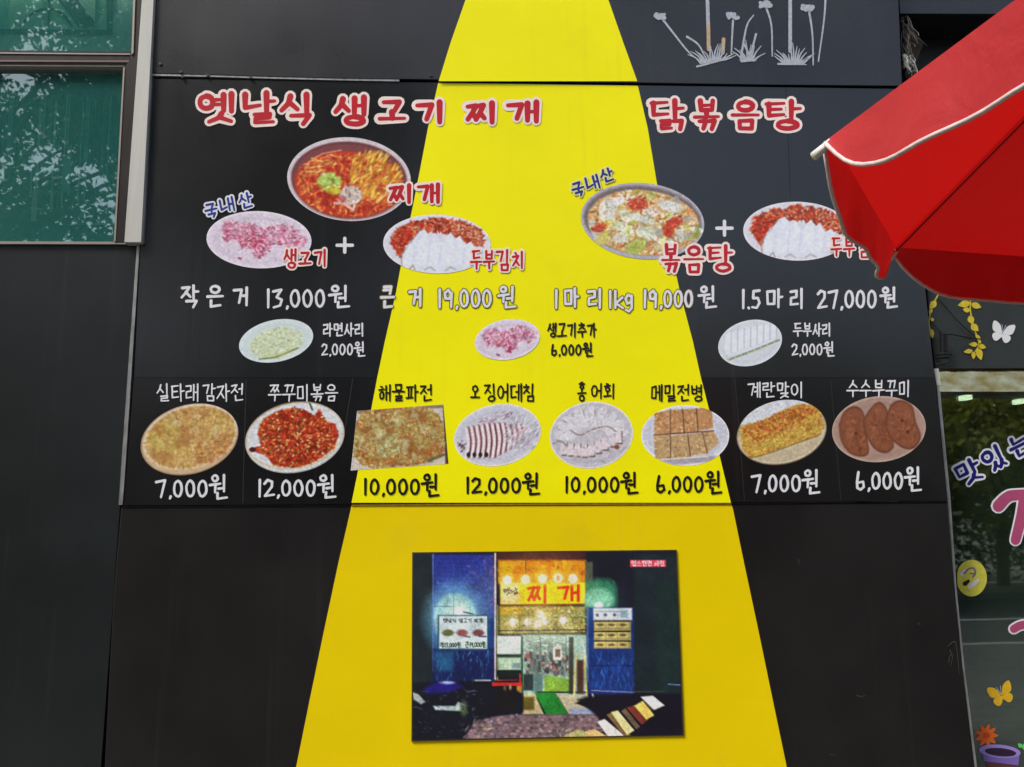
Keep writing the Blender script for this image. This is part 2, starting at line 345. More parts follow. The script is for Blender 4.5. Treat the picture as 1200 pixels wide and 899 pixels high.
# ------------------------------------------------------------------ flat printed pictures, painted on a fine grid of vertices
class Canvas:
    def __init__(s, x0, y0, x1, y1, bg=(0, 0, 0), res=1.25, seed=0):
        s.x0, s.y0, s.r = x0, y0, res; s.w = int((x1-x0)*res)+2; s.h = int((y1-y0)*res)+2
        s.a = np.ones((s.h, s.w, 3))*(np.array(bg)/255.0); s.g = np.random.RandomState(seed)
        s.X, s.Y = np.meshgrid(x0+(np.arange(s.w)+.5)/res, y0+(np.arange(s.h)+.5)/res)
        s.clip = None
    def win(s, xa, ya, xb, yb):
        i0 = max(0, int((xa-s.x0)*s.r)-2); i1 = min(s.w, int((xb-s.x0)*s.r)+3); j0 = max(0, int((ya-s.y0)*s.r)-2); j1 = min(s.h, int((yb-s.y0)*s.r)+3)
        return slice(j0, max(j0, j1)), slice(i0, max(i0, i1))
    def put(s, w_, m, col, op=1.0):
        m = np.clip(m, 0, 1)*op
        if s.clip is not None: m = m*s.clip[w_]
        s.a[w_] = s.a[w_]*(1-m[..., None])+(np.array(col)/255.0)*m[..., None]
    def emask(s, w_, cx, cy_, rx, ry, rot=0, soft=1.0):
        x = s.X[w_]-cx; y = s.Y[w_]-cy_; c, sn = math.cos(rot), math.sin(rot)
        u = (x*c+y*sn)/rx; v = (-x*sn+y*c)/ry; d = np.sqrt(u*u+v*v)
        return (1-d)*min(rx, ry)/soft+.5
    def ell(s, cx, cy_, rx, ry, col, rot=0, soft=1.0, op=1.0):
        R_ = max(rx, ry)+soft; w_ = s.win(cx-R_, cy_-R_, cx+R_, cy_+R_); s.put(w_, s.emask(w_, cx, cy_, rx, ry, rot, soft), col, op)
    def line(s, pts, wd, col, soft=.9, op=1.0):
        for (xa, ya), (xb, yb) in zip(pts[:-1], pts[1:]):
            w_ = s.win(min(xa, xb)-wd, min(ya, yb)-wd, max(xa, xb)+wd, max(ya, yb)+wd); x, y = s.X[w_], s.Y[w_]
            dx, dy = xb-xa, yb-ya; t = np.clip(((x-xa)*dx+(y-ya)*dy)/(dx*dx+dy*dy+1e-9), 0, 1)
            s.put(w_, (wd/2-np.hypot(x-xa-t*dx, y-ya-t*dy))/soft+.5, col, op)
    def poly(s, pts, col, soft=1.0, op=1.0):
        a = np.array(pts, float); w_ = s.win(a[:, 0].min(), a[:, 1].min(), a[:, 0].max(), a[:, 1].max()); x, y = s.X[w_], s.Y[w_]
        ins = np.zeros(x.shape, bool); dm = np.full(x.shape, 1e9)
        for i in range(len(a)):
            (xa, ya), (xb, yb) = a[i-1], a[i]
            c = ((ya > y) != (yb > y)) & (x < (xb-xa)*(y-ya)/((yb-ya) or 1e-9)+xa); ins ^= c
            dx, dy = xb-xa, yb-ya; t = np.clip(((x-xa)*dx+(y-ya)*dy)/(dx*dx+dy*dy+1e-9), 0, 1); dm = np.minimum(dm, np.hypot(x-xa-t*dx, y-ya-t*dy))
        s.put(w_, np.where(ins, dm, -dm)/soft+.5, col, op)
    def rect(s, xa, ya, xb, yb, col, soft=1.0, op=1.0): s.poly([(xa, ya), (xb, ya), (xb, yb), (xa, yb)], col, soft, op)
    def noise(s, scale, octv=4):
        o = np.zeros((s.h, s.w)); am = 1; tot = 0
        for q in range(octv):
            st = max(scale*s.r/2**q, 1.0); gw, gh = int(s.w/st)+3, int(s.h/st)+3; gr = s.g.rand(gh, gw)
            xi = np.arange(s.w)/st; yi = np.arange(s.h)/st; x0 = xi.astype(int); y0 = yi.astype(int); fx = xi-x0; fy = (yi-y0)[:, None]
            fx = fx*fx*(3-2*fx); fy = fy*fy*(3-2*fy)
            a = gr[y0][:, x0]; b = gr[y0][:, x0+1]; c = gr[y0+1][:, x0]; d = gr[y0+1][:, x0+1]
            o += am*((a*(1-fx)+b*fx)*(1-fy)+(c*(1-fx)+d*fx)*fy); tot += am; am *= .6
        return o/tot
    def grain(s, amt, scale=2, octv=2): s.a = s.a*(1+(s.noise(scale, octv)[..., None]-.5)*2.6*amt)*(1+(s.noise(5, 2)[..., None]-.5)*1.2*amt)+(s.g.rand(s.h, s.w, 3)-.5)*.008
    def flecks(s, n, inside, cols, size=(1.2, 3.5), el=2.2, op=.85, rot=None, k_=1.0):
        """n small uneven dabs of the given colours, dropped where inside(x, y) is true"""
        cols = [np.array(c, float) for c in cols]; g = s.g; k = 0; tries = 0
        if size[1] < 4.5: n = int(n*2.4/k_); size = (size[0]*.62*k_, size[1]*.66*k_); el = 1+(el-1)*.75
        while k < n and tries < n*12:
            tries += 1; x = s.x0+g.rand()*s.w/s.r; y = s.y0+g.rand()*s.h/s.r
            if not inside(x, y): continue
            k += 1; r_ = g.uniform(*size); c = cols[g.randint(len(cols))]*g.uniform(.72, 1.2)
            s.ell(x, y, r_*g.uniform(1, el), r_*.6, np.clip(c, 0, 255), g.uniform(0, 3.14) if rot is None else rot+g.normal()*.3, .9, op)
    def blur(s, k=1):
        for _ in range(k):
            p = np.pad(s.a, ((1, 1), (1, 1), (0, 0)), 'edge'); s.a = .4*s.a+.15*(p[2:, 1:-1]+p[:-2, 1:-1]+p[1:-1, 2:]+p[1:-1, :-2])
    def mottle(s, e, col, scale, th=.5, amt=.7, gain=6):
        m = np.clip((s.noise(scale, 3)-th)*gain, 0, 1)*amt; w_ = (slice(None), slice(None)); m = m*np.clip(s.emask(w_, *e[:4], e[4] if len(e) > 4 else 0, 3), 0, 1)
        s.a = s.a*(1-m[..., None])+np.array(col)/255.0*m[..., None]
    def sample(s, px, py):
        x = np.clip((px-s.x0)*s.r-.5, 0, s.w-1.001); y = np.clip((py-s.y0)*s.r-.5, 0, s.h-1.001); i = x.astype(int); j = y.astype(int)
        fx = (x-i)[..., None]; fy = (y-j)[..., None]; a = s.a
        return np.clip((a[j, i]*(1-fx)+a[j, i+1]*fx)*(1-fy)+(a[j+1, i]*(1-fx)+a[j+1, i+1]*fx)*fy, 0, 1)
GAIN = .90
def print_obj(name, cv, px, py, Y, parent, m=None):
    H, W_ = px.shape; v = P(px, py, Y).reshape(-1, 3); c = np.clip(lin(cv.sample(px, py).reshape(-1, 3))*GAIN, 0, .9)
    idx = np.arange(H*W_).reshape(H, W_); f = np.stack([idx[:-1, :-1], idx[1:, :-1], idx[1:, 1:], idx[:-1, 1:]], -1).reshape(-1, 4)
    return obj(name, v, f, m or M['print'], parent, cols=c)
def ellipse_print(name, cv, cx, cy_, rx, ry, rot, Y, parent, rim=None):
    nr, ns = int(min(rx, ry)*1.15), int((rx+ry)*3.4)
    r = (np.linspace(0.004, 1, nr))[:, None]; a = -np.linspace(0, 2*math.pi, ns)[None, :]
    u = r*rx*np.cos(a); v = r*ry*np.sin(a); c, s = math.cos(rot), math.sin(rot)
    o = print_obj(name, cv, cx+u*c-v*s, cy_+u*s+v*c, Y, parent)
    return o
def quad_print(name, cv, q, Y, parent, step=1.0, m=None):
    q = np.array(q, float); W_ = int(np.hypot(*(q[1]-q[0]))/step)+1; H = int(np.hypot(*(q[3]-q[0]))/step)+1
    u, v = np.meshgrid(np.linspace(0, 1, W_), np.linspace(0, 1, H)); u = u[..., None]; v = v[..., None]
    p = (q[0]*(1-u)+q[1]*u)*(1-v)+(q[3]*(1-u)+q[2]*u)*v
    return print_obj(name, cv, p[..., 0], p[..., 1], Y, parent, m)

# ================================================================== THE SHOP FRONT
YU, YB, YL = -.030, -.022, -.016            # front planes of upper panel, menu board, lower panel
shop = empty('restaurant_building', 'black and yellow restaurant front with tinted window and glass door', 'building', (0.3, 0, 0))
# yellow band edges as (y, left x, right x) read down the photograph
BAND = [(-90, 562, 676), (0, 545.5, 713), (50, 528, 730.5), (97, 513.5, 747.5), (150, 501.5, 759), (213, 489.5, 769.5), (270, 478, 783), (313, 469.5, 790.5), (343, 464, 797), (400, 451, 812),
        (443, 442, 821.5), (480, 435, 831), (535, 423, 843.5), (589, 412, 856.5), (597, 411, 859), (660, 396.5, 872), (740, 379.5, 889), (820, 363, 905.5), (899, 347, 922), (1032, 319, 950)]
def band_pts(y0, y1):
    ys = [b[0] for b in BAND]; l = [b[1] for b in BAND]; r = [b[2] for b in BAND]
    yy = [y0]+[y for y in ys if y0 < y < y1]+[y1]
    return [(float(np.interp(y, ys, l)), y) for y in yy]+[(float(np.interp(y, ys, r)), y) for y in yy[::-1]]
# masonry behind everything (one solid slab, left open for window and door)
def wallbox(x0, x1, z0, z1, y0=.06, y1=.35): MB().box(x0, x1, y0, y1, z0, z1).build('backing_wall', M['gap'], shop)
zs = P(0, 283, 0)[2]; xl = P(140, 200, 0)[0]; xd = P(1117, 600, 0)[0]
wallbox(xl, xd, 0, 6.2)
wallbox(-6.5, xl, 0, float(zs)-.015)
wallbox(-6.5, xl, 4.72, 6.2)
wallbox(xd, 6.5, 3.9, 6.2, .3, .5)
wallbox(4.5, 6.5, 0, 3.9)

for k_, v_ in (('black_upper', .68), ('black_board', .85), ('black_strip', .6)): M[k_].node_tree.nodes['Principled BSDF'].inputs['Specular IOR Level'].default_value = v_
up = slab('wall_panel', [(185.5, -90), (1046, -90), (1053, 0), (1057.5, 100.5), (900, 99.2), (700, 96.3), (560, 93.8), (400, 91.6), (178, 85.5)], YU, .055, M['black_upper'], shop)
up['label'] = 'black upper wall panel with pale wild flower painting'
sheet('yellow_band', band_pts(-89, 95.2), YU-.0015, M['yellow'], up)
lowp = slab('wall_panel', [(142, 595.0), (411, 592.8), (859, 590.8), (1111, 589.4), (1118, 690), (1127, 780), (1141, 899), (1156, 1030), (113, 1030), (122.5, 899), (133, 700)], YL, .055, M['black_lower'], shop)
lowp['label'] = 'black lower wall panel with wide yellow band'
sheet('yellow_band', [(a, max(b, 593.2-.0044*(a-411))) for a, b in band_pts(592, 1029)], YL-.0015, M['yellow_low'], lowp)
lw = slab('wall_panel', [(-330, 286.5), (160.5, 286.5), (157, 340), (141, 596), (133.5, 700), (118.5, 899), (109, 1030), (-330, 1030)], -.004, .055, M['black_left'], shop)
lw['label'] = 'plain dark slate wall panel under the window'
# the ledge strip between the upper panel and the menu board: worn metal on the left, dark shadow gap on the right
def strip(name, pts, wd, Y, Yb, m, parent):
    a = np.array(pts, float); top = a+[0, -wd/2]; bot = a+[0, wd/2]
    return slab(name, list(map(tuple, top))+list(map(tuple, bot[::-1])), Y, Yb, m, parent, .0006)
strip('metal_edge_trim', [(178, 87.6), (245, 88.8), (300, 90.6), (400, 93.1), (468, 94.2)], 2.2, -.0275, .05, M['trim'], shop)
strip('metal_edge_trim', [(143, 594.0), (200, 593.6), (411, 592.0)], 1.2, -.0195, .05, M['dark_frame'], shop)
strip('metal_edge_trim', [(412, 591.6), (640, 590.7), (857, 590.0)], 2.4, -.0212, .05, M['ochre_edge'], shop)
strip('metal_edge_trim', [(858, 590.0), (1000, 588.8), (1108, 588.0)], 1.2, -.0195, .05, M['dark_frame'], shop)
slab('metal_edge_trim', [(1003, 588.2), (1052, 587.6), (1052, 588.6), (1003, 589.2)], -.0195, -.0165, M['post'], shop, .0005)
# thin light metal trim down the left side of the menu board
slab('metal_edge_trim', [(171.5, 92), (175.5, 92), (163.5, 290), (146, 560), (143.3, 592), (139, 592), (142.5, 540), (159.5, 300), (166, 190)], -.024, .05, M['trim'], shop, .001)
for x, y in [(212, 84.5), (243.5, 88.5), (188, 75), (294, 91), (505, 88.5), (214, 90)]:
    c = P(x, y, YU); a = np.arange(10)*2*math.pi/10; r = .0075
    f = np.stack([c[0]+r*np.cos(a), np.full(10, YU-.005), c[2]+r*np.sin(a)], -1); b = f.copy(); b[:, 1] = YU+.003
    MB().prism(f, b).build('screw', M['screw'], shop)

# wild flower and grass painting on the upper panel
def curve(pts, n=8):
    p = np.array(pts, float)
    if len(p) < 3: return [tuple(q) for q in p]
    e = np.vstack([2*p[0]-p[1], p, 2*p[-1]-p[-2]]); out = []
    for i in range(1, len(e)-2):
        for t in np.linspace(0, 1, n, endpoint=False):
            out.append(tuple(.5*((2*e[i])+(-e[i-1]+e[i+1])*t+(2*e[i-1]-5*e[i]+4*e[i+1]-e[i+2])*t*t+(-e[i-1]+3*e[i]-3*e[i+1]+e[i+2])*t**3)))
    return out+[tuple(p[-1])]
for q in [[(776, 22), (790, 40), (806, 60), (820, 72)], [(805, 43), (818, 52), (826, 66)], [(859, 24), (858, 42), (857, 64)], [(868, 70), (872, 45), (876, 28), (883, 18)],
          [(871, 50), (880, 68)], [(886, 40), (882, 55), (878, 70)], [(898, 9), (904, 30), (905, 66)], [(948, 12), (952, 40), (953, 76)], [(968, -20), (966, 20), (959, 72)]]:
    brush('painted_stem', [curve(q, 5)], 2.1, YU-.0019, M['chalk'], up, .5)
for q in [[(828.5, -60), (829, 0), (830, 34)], [(926, -60), (926, 0), (926, 60)]]: brush('painted_stem', [q], 4.3, YU-.0022, M['chalk'], up, 0)
for q in [[(830, 30), (830.5, 58)], [(848, 46), (847, 62)]]: brush('painted_stem', [q], 4.4, YU-.0025, M['chalk_tan'], up, 0)
for cx0, base, n, wdt, hmax, foot in [(835, 72, 15, 20, 26, [(817, 78), (857, 68)]), (877, 71, 8, 9, 30, [(869, 72), (886, 71)]), (930, 74, 15, 17, 24, [(912, 75), (945, 76)])]:
    gr = []
    for i in range(n):
        t = i/(n-1)*2-1; h = hmax*(1-.55*abs(t))*rnd.uniform(.5, 1.05); b = cx0+t*wdt*.7
        gr.append(curve([(b, base-2*(1 if cx0 < 850 else 0)*t), (b+t*6, base-h*.55), (b+t*13+rnd.uniform(-3, 3), base-h)], 4))
    brush('painted_grass_tuft', gr+[foot], 1.7, YU-.0028, M['chalk'], up, 1.0)
for hx, hy in [(774, 19), (859, 19), (898, 5), (946, 9)]:
    st = [[(hx+rnd.uniform(-7, 7), hy+rnd.uniform(-3, 3)), (hx+rnd.uniform(-5, 5), hy+rnd.uniform(-3, 3))] for _ in range(9)]
    brush('painted_flower', st, 4.2, YU-.0031, M['chalk'], up, .3)

# ------------------------------------------------------------------ upper right: recess, soffit, side boards
slab('soffit_panel', [(1048, -90), (1330, -90), (1330, 17), (1054.5, 16)], .03, .28, M['black_upper'], shop)
# the deep recess above the fascia
rx0 = P(1056, 60, .06)[0]
MB().box(rx0+.012, 5.0, .286, .296, 2.9, 4.3).build('recess_back', mat('recess_board_grey', (50, 54, 56), .55), shop)
MB().box(rx0+.004, rx0+.012, .04, .30, 2.6, 4.4).build('recess_side', M['gap'], shop)
slab('torn_board', [(1056, 24), (1062, 22), (1083, 50), (1075, 70), (1066, 66), (1057, 52)], .12, .15, noisy(mat('torn_brown_board', (58, 46, 38), .8), .4, (30, 30, 30)), shop)
slab('recess_ledge', [(1050, 78), (1330, 76), (1330, 100), (1050, 102)], .08, .29, M['gap'], shop)
fr = MB()
for i in range(34):
    p0 = P(1057+rnd.uniform(-1, 8), 50+rnd.uniform(-34, 18), .03); q = [p0]
    for s_ in range(4): q.append(q[-1]+np.array([rnd.uniform(-.014, .022), rnd.uniform(-.015, .012), rnd.uniform(-.06, -.005)]))
    fr.tube(q, .0011+rnd.random()*.001, 4)
fr.tube([P(1056, 24, .02), P(1070, 40, .05), P(1086, 54, .1)], .0035, 5)
tag(fr.build('frayed_netting', noisy(mat('frayed_fibre', (96, 92, 84), .8), .5, (60, 60, 60))), 'frayed brown netting hanging in the dark recess above the fascia', 'netting')
st_ = MB()
for i in range(16):
    p0 = P(1058+rnd.uniform(0, 9), 66+rnd.uniform(-3, 10), .02); q = [p0]
    for s_ in range(3): q.append(q[-1]+np.array([rnd.uniform(-.015, .025), rnd.uniform(-.012, .012), rnd.uniform(-.04, .01)]))
    st_.tube(q, [.006, .005, .004, .0015], 5)
tag(st_.build('plastic_scrap', mat('dirty_white_plastic', (205, 210, 202), .4)), 'crumpled scrap of white plastic caught beside the upper panel', 'scrap')

# fascia above the glass door
fas = slab('fascia_panel', [(1062, 101), (1330, 99), (1330, 431), (1096, 432.5), (1087, 345)], .012, .28, black_panel('charcoal_fascia', (43, 46, 43), .45, 6), shop)

# ------------------------------------------------------------------ the window, upper left
slab('window_post', [(170.6, -90), (184.5, -90), (180, 0), (165.2, 284.5), (145.6, 284.5), (166, 0)], -.05, .055, M['post'], shop)
slab('window_post', [(184.8, -90), (187, -90), (182.2, 0), (168.0, 284.5), (165.8, 284.5), (180.4, 0)], -.035, .055, M['trim'], shop, .0006)
wf = slab('window_frame', [(160, -90), (170.3, -90), (165.6, 0), (145.3, 284), (134.6, 284), (145.6, 79), (152.3, 70), (153, 60), (157, 0)], -.02, .055, M['dark_frame'], shop, .0004)
slab('window_edge', [(158.5, -60), (160.5, -60), (156.2, 62), (153.8, 64)], -.026, -.019, M['frame_edge'], wf, .0006)  # pale strip stands in for the highlight down the mullion
slab('window_edge', [(144.4, 79), (146.2, 79), (135.4, 283), (133.4, 283)], -.023, .05, M['frame_edge'], wf, .0006)
slab('window_rail', [(-330, 56), (153, 60.5), (152.4, 75.5), (-330, 73)], -.012, .09, M['dark_frame'], wf, .002)
slab('window_edge', [(-330, 58.5), (155, 62.8), (155, 64.2), (-330, 60)], -.016, -.011, M['frame_edge'], wf, .0004)  # this and the brown strip below stand in for rail highlights
slab('window_edge', [(-330, 69), (157, 70.8), (157, 73), (-330, 71)], -.016, -.011, mat('brown_edge', (92, 66, 62), .5), wf, .0004)
slab('window_edge', [(-330, 73), (146, 76), (146, 78), (-330, 75.6)], -.008, .05, M['frame_edge'], wf, .0004)
slab('window_edge', [(-330, 281.6), (160, 283.4), (160, 286.2), (-330, 285.2)], -.018, .05, M['frame_edge'], wf, .0004)
YG = .03
pu = sheet('window_pane', [(-330, -90), (162, -90), (154, 61), (-330, 57)], YG, M['teal_glass'], wf)
pl = sheet('window_pane', [(-330, 74), (147, 77), (135, 283.5), (-330, 282.5)], YG, M['teal_glass'], wf)
# what stands behind the panes
def tealmat(n, c): return noisy(mat(n, c, .7), .18, (8, 8, 3))
TB = sheet('interior_board', [(-330, -90), (175, -90), (168, 68), (-330, 68)], .16, tealmat('teal_board', (196, 236, 222)), shop)
sheet('interior_board', [(-330, -90), (131, -90), (126, 36), (-330, 32)], .155, tealmat('green_board', (160, 220, 186)), TB)
sheet('interior_board', [(-330, -90), (10, -90), (10, 33), (-330, 32)], .153, tealmat('deep_green_board', (110, 196, 170)), TB)
dk = tealmat('dark_teal_bar', (60, 96, 100))
for pts in [[(-330, 31), (131, 35), (130, 41), (-330, 38)], [(124, -90), (133, -90), (132, 40), (125, 40)], [(73, 0), (60, -30), (80, -60), (112, 30), (98, 33)], [(56, -90), (59, -90), (58.5, 31), (56, 31)]]:
    sheet('interior_bar', pts, .15, dk, TB)
for pts in [[(49, -90), (53, -90), (52.5, 31), (49.5, 31)], [(111, -90), (113, -90), (112.5, 30), (110.5, 31)]]:
    sheet('interior_bar', pts, .149, tealmat('light_teal_bar', (130, 190, 165)), TB)
brush('interior_arch', [curve([(24, 30), (38, 16), (56, 10), (72, 16), (84, 30)], 6), curve([(66, -4), (80, 12), (92, 30)], 6)], 3, .147, dk, TB, 0)
sheet('interior_curtain', [(70, -60), (113, -60), (111.5, 26), (91, 0)], .145, mat('mint_curtain', (225, 252, 228), .8), TB)
MB().box(-6.5, xl, .62, .66, 0, 6.2).build('interior_wall', M['interior'], shop)
MB().box(-6.5, xl, .36, .60, float(zs)-.12, float(zs)-.05).build('interior_sill', M['interior'], shop)
LB = sheet('interior_board', [(-330, 66), (200, 66), (190, 300), (-330, 300)], .34, tealmat('dark_teal_wall', (120, 170, 156)), shop)
sheet('interior_valance', [(-330, 66), (175, 66), (172, 112), (-330, 108)], .12, tealmat('dark_valance', (110, 146, 136)), LB)
tones = [tealmat('strand_a', (130, 196, 180)), tealmat('strand_b', (190, 240, 225)), tealmat('strand_c', (70, 130, 124)), tealmat('strand_d', (230, 252, 246))]
for i in range(46):
    x = rnd.uniform(-60, 142) if i > 8 else rnd.uniform(60, 110); y0 = 112+rnd.uniform(-3, 8); y1 = rnd.uniform(180, 262); wd = rnd.choice([1.2, 1.6, 2.4, 3.5, 6])
    sheet('curtain_strand', [(x, y0), (x+wd, y0), (x+wd-.055*(y1-y0), y1), (x-.055*(y1-y0), y1)], .10+i*.004, rnd.choices(tones, [4, 2, 4, 1])[0], LB)
mint = mat('mint_cloth', (170, 240, 220), .8)
for pts in [[(84.5, 168), (82, 228.5), (71, 222), (72.5, 190)], [(97, 120), (98.6, 120), (92.2, 236), (89.8, 236), (92, 200)], [(37, 192), (38.6, 192), (37, 230), (34.6, 228)]]:
    sheet('curtain_strand', pts, .07, mint, LB)
sheet('interior_bar', [(82, 262), (134, 262), (134, 264), (82, 264)], .14, tones[0], LB)
sheet('interior_board', [(82, 262), (137, 262), (136, 284), (82, 284)], .145, tealmat('sill_cloth', (64, 118, 104)), LB)

# ================================================================== MENU BOARD
menu = empty('menu_board', 'large black menu board with yellow band, dish pictures, red headlines and white prices', 'menu board', tuple(P(620, 590, YB)))
b1 = slab('board_sheet', [(177.3, 92.2), (400, 95.6), (560, 97.2), (800, 100.8), (1058.5, 104.3), (1085, 345), (1095.2, 442.7), (157, 442.7), (164.5, 290)], YB, .054, M['black_board'], menu, .0006)
b2 = slab('board_sheet', [(156.7, 443.0), (1095.4, 443.0), (1109.5, 586.8), (858, 588.8), (640, 589.6), (411, 590.9), (145.4, 592.4)], YB-.0008, .054, M['black_strip'], menu, .0006)
sheet('yellow_band', [(x, min(max(y, 98.0+.0138*(x-560)), 443.6)) for x, y in band_pts(96, 443.6)], YB-.0004, M['yellow'], menu)
sheet('yellow_band', [(x, min(y, 589.2)) for x, y in band_pts(442.9, 589.3)], YB-.0012, M['yellow'], menu)
fine = mat('film_joint', (30, 30, 32), .5)
for x0, y0, x1, y1 in [(288, 444, 284, 590), (413, 444, 401, 520), (861, 444, 872, 587), (973, 444, 985, 587), (921, 104, 926, 230)]:
    sheet('film_joint', [(x0, y0), (x0+.9, y0), (x1+.9, y1), (x1, y1)], YB-.0010, fine, menu)
YD = YB-.0017       # plane of the pictures
YT = YB-.0024       # plane of the writing
def cv_soft(cv):
    o = cv.a; cv.a = o.copy(); cv.blur(4); r = cv.a; cv.a = o; return r
def dish(label, cv, cx, cy_, rx, ry, rot, k=0, desat=.06):
    g_ = cv.a.mean(2, keepdims=True); cv.a = cv.a*(1-desat)+g_*desat; cv.blur(); cv.a = np.clip((cv.a+(cv.a-cv_soft(cv))*.9-.45)*1.12+.47, 0, 1)
    o = ellipse_print('dish_picture', cv, cx, cy_, rx, ry, rot, YD-k*.0002, menu); o['label'] = label; return o
def inE(cx, cy_, rx, ry, rot=0):
    c, s = math.cos(rot), math.sin(rot)
    return lambda x, y: (((x-cx)*c+(y-cy_)*s)/rx)**2+((-(x-cx)*s+(y-cy_)*c)/ry)**2 < 1
def inP(pts):
    def f(x, y):
        r = False
        for i in range(len(pts)):
            (xa, ya), (xb, yb) = pts[i-1], pts[i]
            if (ya > y) != (yb > y) and x < (xb-xa)*(y-ya)/(yb-ya)+xa: r = not r
        return r
    return f
def plate(cx, cy_, rx, ry, rot, base, rim, seed, rimw=2.2, res=1.25):
    cv = Canvas(cx-rx-6, cy_-rx-6 if abs(rot) > .8 else cy_-ry-16, cx+rx+6, cy_+ry+16, rim, res, seed)
    cv.ell(cx, cy_, rx-rimw, ry-rimw, base, rot, 1.6); b2_ = tuple(v*.93 for v in base); cv.ell(cx, cy_+.5, rx*.84, ry*.80, b2_, rot, 3); cv.ell(cx, cy_+1.2, rx*.80, ry*.75, base, rot, 4); return cv
# 1 stew
cv = plate(409, 210, 73, 49, .06, (112, 62, 66), (206, 196, 200), 1, 5)
cv.ell(409, 213, 66, 44, (128, 70, 72), .06, 3); cv.ell(409, 216, 63.5, 38.5, (196, 58, 34), .06, 1.6)
cv.line([(352, 205), (362, 190), (378, 180), (400, 176)], 1.3, (236, 150, 120))
I = inE(409, 217, 61, 36, .06)
cv.flecks(520, I, [(214, 92, 40), (232, 138, 60), (196, 50, 30), (240, 170, 84), (170, 40, 24), (226, 118, 66)], (1, 3), 3.2)
cv.flecks(150, inE(440, 205, 32, 27, .6), [(240, 190, 70), (232, 170, 50), (246, 206, 110), (222, 140, 40)], (1.4, 3), 5, .9, -.9)
cv.flecks(60, inE(375, 192, 26, 10, -.3), [(238, 196, 120), (226, 150, 70)], (1, 2), 4, .9, -.3)
cv.ell(386, 213, 14, 11, (180, 206, 96), 0, 3); cv.flecks(60, inE(386, 213, 14, 11), [(196, 220, 120), (158, 192, 70), (214, 226, 160)], (1.2, 3), 1.6)
cv.ell(390, 211, 2.6, 2.4, (110, 150, 60)); cv.ell(391, 224, 8, 4.5, (206, 208, 60), 0, 2)
cv.ell(411, 229, 13, 11, (206, 190, 176), 0, 2.5); cv.flecks(70, inE(411, 230, 13, 13), [(226, 216, 206), (186, 160, 156), (240, 232, 222), (150, 110, 120)], (1, 3), 2.6)
cv.line([(392, 238), (402, 238), (414, 246)], 3, (226, 180, 176)); cv.line([(396, 234), (404, 236)], 3, (232, 150, 150)); cv.mottle((409, 217, 58, 34), (150, 24, 12), 11, .56, .45); cv.blur(); cv.grain(.06, 1.6)
dish('red stew in a wide metal bowl', cv, 409, 210, 72.5, 49, .06)
# 2 raw pork (left) and 7 small pork
def pork(cx, cy_, rx, ry, rot, seed, lab, k=0, rim=(222, 214, 226)):
    cv = plate(cx, cy_, rx, ry, rot, (214, 202, 218), rim, seed, 2.5)
    c, s = math.cos(rot), math.sin(rot); T = lambda u, v: (cx+u*rx*c-v*ry*s, cy_+u*rx*s+v*ry*c)
    reg = inP([T(*q) for q in [(-.7, -.35), (-.62, -.62), (-.2, -.5), (.1, -.38), (.35, -.6), (.7, -.4), (.92, -.02), (.7, .3), (.3, .1), (.2, .45), (-.05, .62), (-.15, .3), (-.5, .0), (-.66, .12)]])
    cv.flecks(int(rx*7), reg, [(214, 130, 164), (226, 160, 186), (190, 92, 130), (232, 186, 204), (176, 66, 100)], (1, 3), 3.4)
    cv.flecks(int(rx*1.4), inE(*T(-.15, .02), rx*.25, ry*.32), [(196, 60, 90), (214, 90, 120)], (1, 2.2), 3)
    cv.flecks(int(rx*1.0), reg, [(238, 210, 222), (226, 196, 214)], (.8, 1.8), 5)
    cv.flecks(int(rx*.5), inE(cx, cy_, rx*.8, ry*.75, rot), [(190, 170, 196), (232, 226, 234), (170, 120, 140)], (.8, 2), 3, .5)
    for q in [(-.35, .68), (.02, .62), (.05, .42)]: x, y = T(*q); cv.ell(x, y, 2.4, 1.2, (168, 60, 96), .4)
    cv.grain(.07, 1.5); dish(lab, cv, cx, cy_, rx, ry, rot, k)
pork(303.5, 281, 61.5, 33.5, .04, 2, 'raw sliced pork on an oval white plate')
pork(594.5, 398, 38.5, 23.5, -.16, 7, 'small plate of raw pork on the yellow band')
